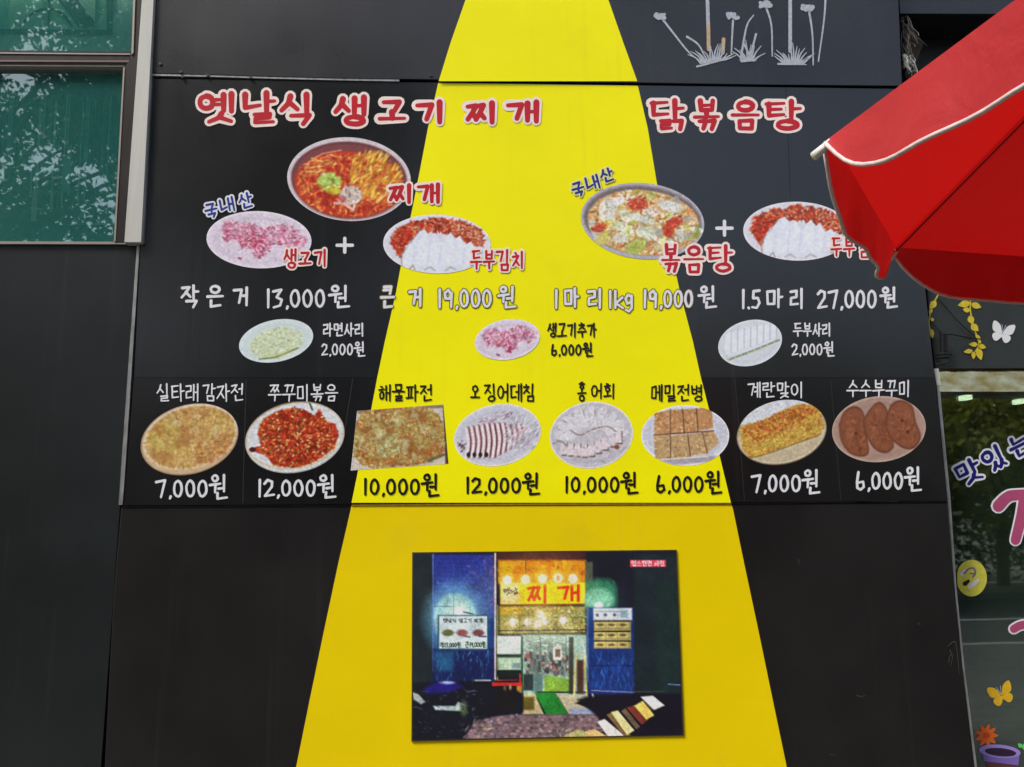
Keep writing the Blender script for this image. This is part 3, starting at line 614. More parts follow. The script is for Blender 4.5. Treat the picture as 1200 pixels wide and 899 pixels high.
# 3, 5 tofu with kimchi
def tofu(cx, cy_, seed, lab, red=(186, 52, 26)):
    cv = plate(cx, cy_, 63.5, 35, .02, (212, 212, 224), (222, 220, 226), seed, 2.5); D = lambda *p: [(cx+a, cy_+b) for a, b in p]
    reg = inP(D((-55, -2), (-50, -16), (-28, -26), (0, -31), (28, -27), (50, -18), (56, -6), (54, 4), (34, 0), (20, -9), (8, -12), (-8, -14), (-22, -12), (-38, 4), (-42, 18), (-47, 10)))
    cv.flecks(480, reg, [(190, 60, 30), (214, 96, 50), (166, 40, 22), (226, 140, 92), (150, 60, 40)], (1.1, 3), 2.4)
    cv.flecks(90, inP(D((-54, 0), (-48, -15), (-26, -16), (-38, 5), (-44, 12))), [red, (200, 44, 24), (176, 36, 20)], (1.4, 3), 1.8)
    cv.flecks(60, inP(D((10, -27), (50, -17), (54, 0), (36, -6))), [(232, 190, 160), (220, 150, 110)], (1, 2.4), 2.5)
    cv.poly(D((-40, 18), (-36, 3), (-20, -15), (-14, -17), (-7, -7), (-2, -13), (6, -2), (16, -14), (22, -6), (27, -10), (33, 1), (40, -3), (46, 6), (53, 3), (56, 14), (44, 26), (20, 31), (-10, 31), (-36, 26)), (214, 219, 234), 1.2)
    cv.line(D((-41, 26), (-42, 14), (-24, -11)), 1.2, (150, 120, 120), op=.7); cv.line(D((-32, 29), (-28, 25), (-26, 30)), 1.6, (160, 165, 160)); cv.line(D((-14, 30), (-8, 27), (-2, 31)), 1.8, (176, 180, 176)); cv.line(D((10, 31), (16, 27), (22, 30)), 1.8, (176, 180, 176))
    for a, b, h in [(-37, -26, 2), (-21, -8, -10), (-7, 5, -6), (8, 23, -7), (22, 33, -3), (35, 47, 4)]:
        cv.poly(D((a, h+6), (a+(b-a)*.45, h-4), (b, h+6), (b-2, 24), (a-3, 25)), (224, 228, 240), 2.4, .7); cv.line(D((b-.5, h+8), (b-3, 24)), 1.4, (180, 188, 206), op=.35)
    cv.grain(.04, 2.5); dish(lab, cv, cx, cy_, 63, 34.5, .02)
tofu(512, 286, 3, 'tofu with red kimchi on the edge of the yellow band'); tofu(934, 271, 5, 'tofu with red kimchi beside the parasol')
# 4 braised chicken pan
cv = plate(753, 258, 73, 44.5, .1, (150, 140, 140), (176, 174, 184), 4, 3.5)
cv.ell(753, 259, 68.5, 40, (118, 108, 112), .1, 2); cv.ell(754, 261, 65.5, 38, (214, 170, 110), .1, 1.5); I = inE(754, 261, 64, 36.5, .1)
cv.flecks(260, I, [(226, 190, 120), (206, 140, 80), (232, 210, 150), (180, 110, 60), (240, 224, 190)], (1.5, 4), 2.2)
cv.flecks(38, I, [(216, 222, 214), (226, 228, 214), (200, 214, 190), (232, 228, 224)], (5, 9.5), 1.8, .85)
cv.flecks(26, I, [(190, 204, 90), (214, 208, 80), (226, 190, 60), (170, 190, 90)], (3, 6), 2, .8)
cv.flecks(200, I, [(232, 214, 176), (196, 120, 60), (226, 228, 220), (214, 160, 90), (160, 170, 80)], (.8, 2), 3, .7)
for cx_, cy_, a, b, r in [(747, 239, 14, 9, 0), (789, 262, 14, 8, -.5), (783, 272, 9, 7, .9), (702, 267, 11, 4.5, -.2)]:
    cv.ell(cx_, cy_, a*.8, b*.8, (196, 70, 44), r, 3); cv.flecks(50, inE(cx_, cy_, a, b, r), [(200, 66, 44), (214, 90, 60), (176, 50, 36)], (1, 2.8), 2)
for q in [(744, 290, 11, 8, (172, 196, 90)), (728, 278, 9, 6, (214, 214, 206)), (758, 272, 13, 6, (206, 216, 196)), (716, 246, 7, 13, (214, 220, 218)), (786, 242, 16, 6, (216, 222, 222)), (706, 281, 9, 6, (214, 204, 104)), (750, 256, 22, 4, (214, 220, 210))]:
    cv.ell(q[0], q[1], q[2], q[3], q[4], rnd.uniform(-.4, .4), 2.5, .85)
cv.flecks(160, I, [(236, 232, 216), (196, 130, 70), (170, 180, 90), (206, 90, 50)], (.7, 1.6), 3, .6)
cv.grain(.09, 1.6); dish('braised chicken and cabbage in a metal pan', cv, 753, 259, 72.5, 44.5, .1)
# 6 ramen noodles
cv = plate(323, 399.5, 44.5, 24.5, -.2, (206, 220, 222), (214, 222, 224), 6, 1.6)
I = inE(324, 402, 32, 18, -.2); cv.ell(324, 402, 31, 17, (204, 216, 188), -.2, 5); cv.flecks(330, I, [(206, 218, 180), (190, 206, 150), (222, 228, 206), (180, 196, 140)], (.7, 1.5), 2, .7)
cv.line([(304, 421), (322, 419), (342, 411), (349, 408)], 1.6, (120, 132, 90)); cv.line([(308, 418), (330, 415), (344, 408)], 2, (190, 204, 130), op=.8); cv.grain(.04, 1.5)
dish('pale instant noodles on an oval plate', cv, 323.5, 399.5, 44, 24.5, -.2)
# 8 tofu slices
cv = plate(879, 402, 38.5, 26, -.25, (204, 210, 218), (214, 220, 226), 8, 1.6)
cv.poly([(846, 408), (852, 392), (872, 382), (896, 379), (912, 388), (914, 398), (904, 405), (880, 412), (856, 420)], (212, 217, 227), 3)
for i in range(8): x = 850+i*7.6; cv.poly([(x, 392-i*1.6), (x+6.6, 388-i*1.6), (x+6.4, 413-i*2.6), (x, 416-i*2.6)], (222, 226, 234), 1.2, .85); cv.line([(x+7, 388-i*1.6), (x+6.8, 414-i*2.6)], 1.0, (164, 172, 186), op=.8)
cv.line([(853, 421), (870, 416), (890, 409), (912, 398)], 3.6, (176, 190, 160), op=.6)
for i in range(8): x = 855+i*7.6; cv.line([(x, 421.5-i*3), (x+5, 419.5-i*3)], 1.7, (110, 124, 92), op=.8)
cv.grain(.03, 2); dish('white tofu slices on an oval plate', cv, 879, 402, 38, 26.5, -.25)
# 9 shredded potato pancake on a wooden board
cv = plate(222, 515, 59, 41, -.28, (208, 176, 130), (132, 98, 66), 9, 1.5)
cv.ell(223, 512, 56.5, 37, (226, 206, 186), -.28, 1.5); cv.ell(223, 512.5, 54, 35, (206, 160, 86), -.28, 2); I = inE(223, 512.5, 53.5, 34.5, -.28)
nz = cv.noise(26, 3); cv.a = np.where((cv.emask((slice(None), slice(None)), 223, 512.5, 54, 35, -.28) > .5)[..., None], cv.a*(.9+.25*nz[..., None]), cv.a)
cv.flecks(900, I, [(210, 160, 80), (222, 182, 108), (196, 132, 60), (228, 198, 132), (186, 156, 60), (206, 176, 76)], (.8, 1.8), 4.5, .75)
cv.flecks(110, inE(250, 525, 24, 15, -.5), [(196, 110, 50), (206, 130, 70)], (.9, 2), 3.5, .7); cv.flecks(50, inE(225, 487, 20, 6, -.1), [(196, 112, 50)], (.9, 2), 3, .7)
cv.flecks(120, inE(195, 515, 20, 20), [(206, 186, 70), (190, 160, 50)], (.9, 2), 3, .6); cv.grain(.08, 1.5)
cv.mottle((223, 512.5, 52, 33, -.28), (170, 96, 40), 15, .56, .5); cv.mottle((215, 512, 44, 30, -.28), (226, 214, 150), 12, .58, .45); cv.blur(); dish('shredded potato pancake on a round wooden board', cv, 222, 515, 58.5, 40.5, -.28, 0, .22)
# 10 spicy stir fried octopus
cv = plate(345.5, 513, 59.5, 41.5, -.2, (202, 206, 212), (120, 100, 80), 10, 1.2)
cv.ell(345.5, 511, 58, 38.5, (206, 190, 160), -.2, 1.2); cv.ell(345.5, 510, 56.5, 36.5, (208, 212, 216), -.2, 1.5)
PL = [(302, 508), (305, 495), (312, 489), (325, 482), (345, 478), (360, 482), (368, 488), (374, 480), (381, 492), (393, 498), (397, 510), (392, 524), (378, 535), (362, 544), (345, 548), (328, 546), (320, 545), (312, 534), (300, 530), (294, 526), (306, 523)]
cv.poly(PL, (178, 60, 30), 2); cv.flecks(620, inP(PL), [(186, 60, 30), (206, 90, 40), (160, 34, 22), (222, 140, 70), (200, 60, 40), (150, 40, 20)], (1.1, 3), 1.8)
cv.flecks(70, inP(PL), [(236, 206, 130), (240, 220, 170), (226, 160, 80)], (1, 2.2), 1.8, .9); cv.flecks(25, inP(PL), [(120, 110, 50), (90, 60, 40), (140, 130, 60)], (1.2, 2.6), 2)
cv.ell(296, 527, 4, 3, (84, 28, 36)); cv.flecks(9, inE(372, 486, 8, 5), [(236, 220, 180)], (1.2, 3), 2); cv.line([(363, 473), (366, 480)], 2, (70, 90, 50)); cv.mottle((346, 512, 44, 31), (110, 24, 14), 8, .55, .55); cv.grain(.1, 1.5)
dish('spicy red stir fried octopus on a round plate', cv, 345.5, 512.5, 59, 41.5, -.2)
# 11 seafood and spring onion pancake, square plate
cv = Canvas(404, 466, 534, 558, (216, 206, 196), 1.25, 11)
Q = [(418.5, 481.5), (519.5, 474), (525.5, 543.5), (411, 551.5)]
cv.poly([(419, 481), (520, 474), (521, 478), (419, 485)], (150, 130, 110)); cv.poly([(519, 476), (522, 476), (527, 545), (522, 545)], (90, 60, 40))
PL = [(424, 484), (440, 479), (470, 476), (500, 477), (514, 486), (520, 500), (521, 522), (518, 536), (504, 542), (470, 546), (440, 549), (424, 545), (414, 533), (414, 515), (418, 495)]
cv.poly(PL, (190, 160, 90), 2)
cv.flecks(1100, inP(PL), [(190, 150, 70), (214, 196, 120), (170, 110, 50), (206, 206, 150), (150, 140, 60), (222, 206, 160), (176, 90, 40)], (.9, 2.4), 2, .8)
for c_ in [(428, 535, 10, 10), (475, 515, 9, 12), (470, 540, 22, 7), (508, 530, 12, 8), (460, 483, 20, 5)]: cv.flecks(45, inE(*c_), [(190, 96, 40), (206, 120, 56), (160, 70, 30)], (1, 2.4), 2, .8)
cv.flecks(80, inE(455, 520, 14, 16), [(196, 206, 150), (214, 220, 180), (160, 176, 110)], (1, 2.6), 2, .7); cv.line([(502, 540), (520, 533)], 3, (90, 110, 80)); cv.mottle((470, 512, 50, 34), (150, 84, 34), 13, .55, .6); cv.mottle((468, 510, 48, 32), (214, 216, 170), 10, .57, .6); cv.grain(.12, 1.4)
o = quad_print('dish_picture', cv, Q, YD, menu); o['label'] = 'seafood pancake on a square white plate'
# 12 squid
cv = plate(583, 510, 52, 36, -.2, (200, 202, 214), (226, 224, 214), 12, 2)
for i in range(11):
    x = 547+i*6.1; h0 = 500+abs(i-4)*.5-i*.6; h1 = 535-max(0, i-5)*3.4
    for c_, wd, dx in [((168, 128, 132), 5.2, 1.5), ((232, 216, 220), 3.2, -.5), ((110, 60, 72), 1.4, 2.3)]: cv.line(curve([(x+dx, h0), (x+dx+2.5, (h0+h1)/2), (x+dx+.5, h1)], 4), wd, c_, op=.9)
cv.flecks(14, inE(541, 523, 6, 7), [(120, 60, 66), (90, 50, 60)], (1.5, 3), 1.5); [cv.ell(549+i*7, 533, 2.3, 3, (50, 44, 54)) for i in range(4)]
cv.flecks(60, inE(580, 489, 20, 5, -.2), [(170, 140, 160), (206, 190, 206), (150, 110, 140), (226, 222, 230)], (.8, 2), 4, .8, -.4); cv.flecks(14, inE(598, 488, 4, 5), [(70, 60, 80)], (.9, 1.6), 2)
cv.flecks(160, inE(612, 508, 20, 22, -.2), [(190, 186, 200), (222, 222, 228), (206, 196, 210), (176, 170, 186)], (.8, 2), 5, .7, -.9); cv.flecks(26, inE(606, 506, 12, 8), [(214, 150, 150)], (.8, 1.5), 4, .7, -.7); cv.grain(.06, 1.5)
dish('sliced boiled squid on a white plate', cv, 583, 510, 51.5, 36, -.2)
# 13 skate slices
cv = plate(693, 510, 49.5, 39.5, -.15, (192, 189, 198), (226, 224, 218), 13, 2)
for i in range(9):
    a = math.pi*(1.02+i*.118); x, y = 693+math.cos(a)*31, 511+math.sin(a)*23; cv.ell(x, y, 13, 6.8, (212, 211, 218), a, 2); cv.line([(x+math.cos(a+.6)*9, y+math.sin(a+.6)*9), (x+7*math.cos(a+2.4), y+7*math.sin(a+2.4))], 1.3, (140, 130, 128), op=.8)
for i in range(9):
    x = 660+i*8; y = 529-abs(i-3)*.8-max(0, i-4)*3; cv.ell(x, y, 4.3, 8, (220, 208, 214), .25, 1.6); cv.line([(x+4.6, y-8), (x+5.2, y+7)], 1.3, (120, 96, 90), op=.85); cv.line([(x-1, y+7), (x+4, y+7)], 2, (110, 90, 76), op=.8)
cv.line(curve([(668, 504), (680, 510), (695, 503), (712, 500), (722, 506)], 5), 1.6, (150, 130, 116), op=.8); cv.line(curve([(648, 520), (656, 517), (664, 522)], 5), 1.5, (140, 132, 120)); cv.flecks(120, inE(693, 510, 44, 34), [(224, 222, 228), (186, 180, 190), (206, 190, 200)], (.8, 2.4), 3, .5)
cv.ell(723, 524, 3, 2.6, (150, 84, 60)); cv.grain(.06, 1.5); dish('pale skate slices on a round white plate', cv, 693, 510, 49, 39, -.15)
# 14 buckwheat rolls
cv = plate(803, 510, 52, 35.5, .0, (200, 204, 218), (232, 230, 226), 14, 2)
cv.poly([(768, 538), (840, 534), (836, 541), (790, 545)], (168, 160, 176), 3)
for i, (a, b, c_, d) in enumerate([((767, 484), (784, 481), (785, 508), (767, 509)), ((785, 481), (799, 480), (802, 508), (786, 508)), ((800, 480), (815, 479), (817, 506), (803, 507)), ((816, 479), (834, 477), (836, 502), (818, 505)),
      ((766, 511), (785, 510), (786, 537), (768, 538)), ((786, 511), (806, 509), (808, 536), (788, 538)), ((807, 509), (822, 507), (828, 531), (809, 534)), ((824, 507), (836, 504), (843, 518), (829, 531))]):
    cv.poly([a, b, c_, d], (200, 140, 84) if i < 4 else (196, 158, 104), 1.5)
    cv.flecks(65, inP([a, b, c_, d]), [(206, 140, 80), (222, 170, 112), (186, 116, 60), (226, 186, 132)]+([(186, 170, 110)] if i > 3 else []), (.8, 2.2), 2.2, .75)
for p in [[(785.5, 480), (786, 538)], [(766, 510), (836, 505)], [(800, 480), (802, 508)], [(816, 479), (818, 505)], [(806, 509), (809, 535)], [(823, 507), (829, 531)]]: cv.line(p, 1.5, (120, 66, 30), op=.85)
cv.line([(769, 539), (829, 535)], 1.6, (226, 216, 190)); cv.grain(.08, 1.5); dish('cut buckwheat rolls on a white plate half on the yellow band', cv, 803, 510.5, 51.5, 35.5, .0, 0, .22)
# 15 rolled omelette
cv = plate(916, 507, 54, 37.5, -.22, (206, 198, 170), (92, 66, 50), 15, 1.5)
cv.ell(916, 505.5, 51.5, 35.5, (196, 180, 146), -.22, 1.5); cv.poly([(868, 498), (880, 476), (905, 466), (935, 466), (950, 474), (930, 480), (905, 490), (880, 500)], (206, 210, 218), 3)
PL = [(867, 502), (872, 498), (890, 494), (903, 488), (918, 480), (938, 473), (952, 475), (962, 484), (966, 500), (960, 510), (940, 517), (915, 525), (895, 533), (880, 537), (870, 526)]
cv.poly(PL, (206, 158, 60), 1.5); cv.flecks(560, inP(PL), [(206, 150, 56), (222, 180, 80), (190, 120, 40), (196, 160, 60), (226, 190, 100)], (.8, 2.2), 2, .75)
cv.flecks(200, inP([(868, 503), (905, 487), (940, 474), (960, 480), (930, 500), (885, 516)]), [(190, 96, 30), (206, 120, 50), (170, 80, 30), (200, 70, 40)], (.9, 2.2), 2, .7)
cv.flecks(150, inP([(880, 533), (965, 502), (958, 495), (900, 515)]), [(222, 196, 90), (196, 170, 60)], (.8, 2), 2, .7); cv.mottle((917, 504, 42, 17, -.30), (150, 76, 20), 9, .56, .5); cv.line([(880, 537), (905, 530), (935, 519), (960, 510)], 1.3, (120, 90, 40), op=.7); cv.grain(.1, 1.4)
dish('golden rolled omelette on an oval plate', cv, 916, 507, 53.5, 37.5, -.22, 0, .14)
# 16 sorghum pancakes
cv = plate(1030, 503, 55.5, 38.5, -.1, (168, 138, 124), (186, 160, 146), 16, 2)
for pts in [[(983, 498), (989, 483), (1001, 476), (1011, 482), (1014, 497), (1016, 514), (1018, 530), (1010, 535), (996, 531), (986, 517)], [(1011, 494), (1019, 480), (1030, 471), (1039, 479), (1041, 496), (1045, 512), (1047, 524), (1038, 531), (1025, 526), (1015, 510)],
            [(1038, 492), (1044, 475), (1056, 469), (1069, 476), (1073, 494), (1079, 511), (1073, 524), (1061, 526), (1047, 517), (1039, 504)]]:
    c0 = np.mean(pts, 0); cc = curve(pts+[pts[0]], 5); cv.poly(cc, (92, 50, 34), 2.4); cv.poly([(c0[0]+(x-c0[0])*.95, c0[1]+(y-c0[1])*.95) for x, y in cc], (138, 82, 56), 2.4)
    cv.flecks(90, inP([(c0[0]+(x-c0[0])*.8, c0[1]+(y-c0[1])*.8) for x, y in pts]), [(148, 90, 62), (126, 72, 48), (160, 102, 74)], (1.5, 4), 2, .35)
    cv.line(curve([(c0[0]-7, c0[1]-12), (c0[0]+5, c0[1]-2), (c0[0]-4, c0[1]+12)], 5), 1.4, (120, 68, 46), op=.5)
for x, y in [(1003, 508), (1057, 493), (1064, 506)]: cv.ell(x, y, 1.8, 1.8, (96, 46, 30), 0, 1.2)
cv.grain(.05, 2); dish('three brown sorghum pancakes on an oval plate', cv, 1030, 503, 55, 38.5, -.1)

# --- writing on the board
def per(text, boxes): return list(zip(text, boxes))
HW = 6.2
writing('headline_lettering', per('옛날식', [(233, 110, 273, 143), (286, 109, 322, 144), (330, 111, 366, 145)]), HW, M['ink_red'], menu, YT, M['ink_pink'], 3.0, label='red headline words over the left dishes')
writing('headline_lettering', per('생고기', [(393, 114, 429, 146), (445, 119, 474, 141), (489, 120, 521, 143)]), HW, M['ink_red'], menu, YT, M['ink_pink'], 3.0)
writing('headline_lettering', per('찌개', [(548, 121, 583, 143), (595, 120, 631, 142)]), HW, M['ink_red'], menu, YT, M['ink_pink'], 3.0)
writing('headline_lettering', per('닭볶음탕', [(763, 118, 801, 151), (814, 118, 842, 151), (858, 119, 889, 151), (898, 119, 938, 151)]), HW-.6, M['ink_red'], menu, YT, M['ink_pink'], 3.0, label='red headline words on the right beside the parasol')
YT2 = YT-.0009
writing('blue_lettering', per('국내산', [(241, 239, 254, 255), (258, 232, 274, 248), (280, 227, 295, 244)]), 2.4, M['ink_blue'], menu, YT2, M['ink_white'], 1.9, rot=-.2, label='small blue words over the raw pork plate')
writing('blue_lettering', per('국내산', [(671, 214, 684, 230), (687, 206, 702, 222), (704, 198, 718, 213)]), 2.6, M['ink_blue'], menu, YT2, mat('pale_yellow_outline', (226, 222, 140), .5), 1.5, rot=-.25, label='small blue words over the chicken pan')
writing('red_lettering', per('생고기', [(333, 292, 347, 314), (351, 296, 364, 310), (369, 293, 383, 312)]), 2.6, M['ink_red'], menu, YT2, M['ink_pink'], 2.0)
writing('red_lettering', per('찌개', [(457, 217, 484, 237), (490, 216, 515, 237)]), 4.4, M['ink_red'], menu, YT2, M['ink_pink'], 2.4)
writing('red_lettering', per('두부김치', [(552, 294, 564, 315), (567, 294, 579, 315), (582, 293, 597, 317), (601, 295, 614, 314)]), 2.6, M['ink_red'], menu, YT2, M['ink_pink'], 2.0)
writing('red_lettering', per('볶음탕', [(776, 287, 796, 318), (802, 289, 824, 319), (830, 288, 858, 318)]), 3.8, M['ink_red'], menu, YT2, M['ink_pink'], 2.6)
writing('red_lettering', per('두부김치', [(974, 279, 986, 300), (989, 279, 1001, 300), (1004, 278, 1019, 302), (1023, 280, 1036, 299)]), 2.4, M['ink_red'], menu, YT2, M['ink_pink'], 2.0)
for cx_, cy_, r in [(404, 287.5, 9), (849, 267.5, 9)]:
    brush('plus_sign', [[(cx_, cy_-r*.9), (cx_, cy_+r*.9)], [(cx_-r, cy_), (cx_+r, cy_)]], 4.0, YT, M['ink_white'], menu, 0)
PW = 3.0
def white(text, x0, y0, x1, y1, wd=PW, **k): return writing('price_lettering', layout(text, x0, y0, x1, y1), wd, M['ink_white'], menu, YT, **k)
def whitec(text, boxes, wd=PW, **k): return writing('price_lettering', per(text, boxes), wd, M['ink_white'], menu, YT, **k)
whitec('작은거', [(213, 335, 232, 360), (243, 335, 261, 360), (274, 337, 291, 358)], 3.2)
white('13,000', 311, 336, 382, 363); whitec('원', [(386, 335, 409, 361)])
whitec('큰거', [(447, 336, 462, 361), (480, 339, 494, 359)], 3.2, outline=M['ink_grey'], ow=1.0)
white('19,000', 512, 336, 577, 363, outline=M['ink_grey'], ow=1.0); whitec('원', [(584, 336, 604, 361)], outline=M['ink_grey'], ow=1.0)
whitec('1마리', [(648, 340, 656, 361), (661, 338, 678, 360), (689, 339, 706, 361)], outline=M['ink_grey'], ow=1.0)
whitec('1kg', [(712, 341, 718, 361), (720, 341, 731, 361), (732, 338, 742, 359)], 2.9, outline=M['ink_grey'], ow=1.0)
white('19,000', 753, 337, 813, 363, outline=M['ink_grey'], ow=1.0); whitec('원', [(819, 336, 839, 361)])
white('1.5', 868, 337, 892, 364); whitec('마리', [(898, 339, 917, 360), (926, 339, 942, 361)]); white('27,000', 958, 337, 1028, 364); whitec('원', [(1032, 337, 1051, 361)])
writing('price_lettering', layout('라면사리', 379, 379, 427, 394), 1.9, M['ink_white'], menu, YT); writing('price_lettering', layout('2,000원', 377, 401, 428, 418), 1.9, M['ink_white'], menu, YT)
writing('price_lettering', layout('생고기추가', 642, 379, 699, 395), 2.1, M['ink_black'], menu, YT); writing('price_lettering', layout('6,000원', 646, 402, 695, 418), 2.2, M['ink_black'], menu, YT)
writing('price_lettering', layout('두부사리', 930, 379, 974, 394), 1.9, M['ink_white'], menu, YT); writing('price_lettering', layout('2,000원', 928, 401, 978, 418), 1.9, M['ink_white'], menu, YT)
for text, x0, y0, x1, y1, ik in [('실타래', 184, 450, 233, 470, 0), ('감자전', 238, 450, 286, 470, 0), ('쭈꾸미볶음', 315, 451, 396, 470, 0), ('해물파전', 444, 451, 507, 470, 1), ('오', 552, 452, 562, 467, 1), ('징어데침', 568, 450, 627, 470, 1),
                                 ('홍', 677, 448, 687, 470, 1), ('어회', 693, 450, 721, 467, 1), ('메밀전병', 763, 451, 824, 470, 1), ('계란맞이', 877, 448, 942, 466, 0), ('수수부꾸미', 993, 446, 1067, 465, 0)]:
    writing('dish_name_lettering', layout(text, x0, y0, x1, y1), 1.8 if ik == 0 else 2.0, M['ink_black'] if ik else M['ink_white'], menu, YT2, wob=.35)
for text, x0, y0, x1, y1, ik in [('7,000원', 183, 557, 267, 585, 0), ('12,000원', 301, 557, 394, 584, 0), ('10,000원', 425, 556, 515, 582, 1), ('12,000원', 545, 555, 633, 580, 1), ('10,000원', 661, 554, 748, 579, 1),
                                 ('6,000원', 769, 553, 846, 579, 1), ('7,000원', 881, 551, 961, 579, 0), ('6,000원', 1003, 548, 1080, 576, 0)]:
    writing('price_lettering', layout(text, x0, y0, x1, y1, (.2, .92)), 2.9, M['ink_black'] if ik else M['ink_white'], menu, YT2)

# ================================================================== NIGHT PHOTO POSTER
cv = Canvas(476, 640, 808, 876, (22, 24, 36), 1.3, 30)
T = lambda *p: [(400+a/3.0, 600+b/3.0) for a, b in p]; t1 = lambda a, b: (400+a/3.0, 600+b/3.0)
def R_(a, b, c, d, col, soft=1.0, op=1.0): cv.rect(400+a/3, 600+b/3, 400+c/3, 600+d/3, col, soft, op)
def E_(a, b, rx, ry, col, soft=1.0, op=1.0, rot=0): cv.ell(400+a/3, 600+b/3, rx/3, ry/3, col, rot, soft, op)
def L_(pts, wd, col, op=1.0): cv.line(T(*pts), wd/3, col, op=op)
def F_(n, box, cols, size, el=2.2, op=.85, rot=None):
    x0, y0 = t1(box[0], box[1]); x1, y1 = t1(box[2], box[3]); cv.flecks(n, lambda x, y: x0 < x < x1 and y0 < y < y1, cols, size, el, op, rot, .75)
R_(245, 140, 322, 620, (28, 38, 42)); 
for i in range(26): # blue metal cladding fading from violet to cyan glow
    y = 150+i*15; t = i/25; R_(322, y, 540, y+17, (38+30*t, 48+60*t, 130+20*t) if t < .6 else (26, 60, 110), 3)
F_(160, (440, 150, 540, 360), [(110, 90, 150), (130, 100, 150), (90, 80, 160)], (1.5, 4), 2, .35); F_(120, (325, 220, 540, 330), [(60, 110, 170), (50, 90, 160)], (2, 4), 2, .3)
E_(400, 380, 110, 130, (90, 150, 180), 14, .5); E_(400, 375, 78, 88, (150, 196, 190), 5, .85); E_(408, 372, 50, 60, (196, 222, 206), 5, .8); E_(410, 350, 15, 14, (240, 248, 240), 3)
for x in (395, 452, 490): L_([(x, 180), (x, 360)], 2, (60, 90, 130), .6)
L_([(322, 150), (322, 560)], 4, (90, 110, 170)); L_([(325, 332), (390, 332)], 2, (40, 80, 100))
R_(322, 482, 540, 640, (22, 32, 78), 3); F_(90, (325, 490, 535, 540), [(40, 110, 150), (30, 70, 130), (60, 130, 170), (90, 110, 150)], (1.2, 3), 4, .6, 1.57); R_(330, 490, 395, 560, (44, 110, 150), 5, .6)
R_(338, 362, 518, 487, (40, 70, 100), 1.5); R_(344, 366, 512, 480, (186, 202, 204), 1.2)
def tiny(text, x0, y0, x1, y1, col, wd):
    for st in strokes_px(layout(text, 400+x0/3, 600+y0/3, 400+x1/3, 600+y1/3), rnd, 0, .05): cv.line(st, wd, col, .7)
tiny('옛날식 생고기 찌개', 358, 375, 498, 389, (40, 44, 50), .75); L_([(430, 352), (462, 358)], 4, (30, 40, 50))
for x, c_ in [(375, (90, 90, 50)), (425, (130, 70, 70)), (482, (110, 60, 60))]: E_(x, 425, 20, 12, c_, 2); F_(20, (x-18, 415, x+18, 436), [(150, 60, 40), (220, 210, 190), (80, 80, 60), (190, 160, 120)], (.7, 1.5), 2)
L_([(430, 436), (452, 440)], 4, (60, 40, 80)); L_([(484, 437), (508, 438)], 5, (50, 50, 100)); tiny('작13,000원', 348, 459, 420, 477, (30, 60, 50), .9); tiny('큰19,000원', 436, 457, 508, 477, (30, 70, 40), .9)
R_(536, 140, 860, 176, (58, 26, 30), 2); R_(552, 170, 860, 252, (196, 124, 20), 3); F_(130, (555, 176, 858, 250), [(206, 140, 30), (170, 80, 10), (224, 176, 30), (150, 60, 20)], (2, 5), 2, .5); R_(555, 180, 600, 240, (190, 170, 20), 5, .6); L_([(648, 150), (648, 240)], 4, (90, 40, 20), .8)
L_([(541, 140), (541, 650)], 6, (196, 180, 190)); L_([(549, 330), (549, 600)], 6, (150, 150, 50), .8); R_(858, 176, 884, 330, (70, 80, 70), 2); F_(10, (860, 140, 880, 170), [(150, 160, 150)], (1, 2))
R_(560, 248, 858, 325, (234, 200, 24), 1.5); R_(562, 250, 625, 322, (216, 200, 180), 7, .85)
for st in strokes_px(per('찌개', [(400+658/3, 600+258/3, 400+728/3, 600+318/3), (400+762/3, 600+258/3, 400+838/3, 600+312/3)]), rnd, 0, .1): cv.line(st, 3.6, (196, 34, 16), .9)
for st in strokes_px(layout('옛날', 400+572/3, 600+268/3, 400+622/3, 600+290/3), rnd, -.3, .1): cv.line(st, .9, (40, 40, 50), .8)
for x, y in [(583, 240), (648, 238), (708, 235), (762, 233), (814, 235)]: E_(x, y, 26, 26, (236, 200, 90), 6, .6); E_(x, y, 16, 16, (244, 238, 226), 2)
E_(762, 233, 6, 10, (190, 110, 60), 1.5, .7); L_([(560, 328), (858, 324)], 5, (120, 60, 20))
R_(556, 332, 858, 430, (150, 140, 80), 3); F_(220, (556, 334, 858, 430), [(196, 190, 120), (110, 100, 50), (206, 206, 170), (170, 120, 40), (90, 110, 60), (220, 200, 60)], (1.2, 3.2), 2.4, .7)
R_(556, 334, 640, 362, (206, 160, 30), 3, .7); L_([(556, 372), (858, 370)], 5, (100, 130, 60), .8); L_([(552, 418), (858, 414)], 4, (40, 40, 34)); L_([(552, 430), (858, 425)], 4, (70, 64, 50))
for x, y in [(603, 386), (656, 387), (700, 362), (716, 384), (690, 394), (780, 380)]: E_(x, y, 20, 20, (226, 210, 160), 5, .6); E_(x, y, 12, 12, (238, 238, 232), 2)
R_(548, 436, 632, 502, (200, 216, 204), 1.5); R_(546, 500, 634, 512, (40, 60, 50), 1.5); R_(552, 512, 632, 556, (170, 196, 166), 2); R_(600, 530, 630, 552, (90, 110, 120), 3, .7); R_(544, 556, 636, 580, (24, 34, 30), 2)
R_(634, 432, 862, 650, (150, 176, 162), 2)
for i in range(9): R_(642+i*3, 440+i*3, 806-i*3, 580-i*2, tuple(int(v) for v in np.array((150, 176, 164))*(1-.045*i)), 3, .5)
F_(200, (640, 440, 806, 500), [(206, 224, 214), (150, 180, 170), (236, 244, 232), (170, 200, 180)], (.8, 2.2), 2.6, .8, 0); F_(60, (646, 442, 806, 470), [(250, 252, 244)], (.8, 1.6), 1.5, .9)
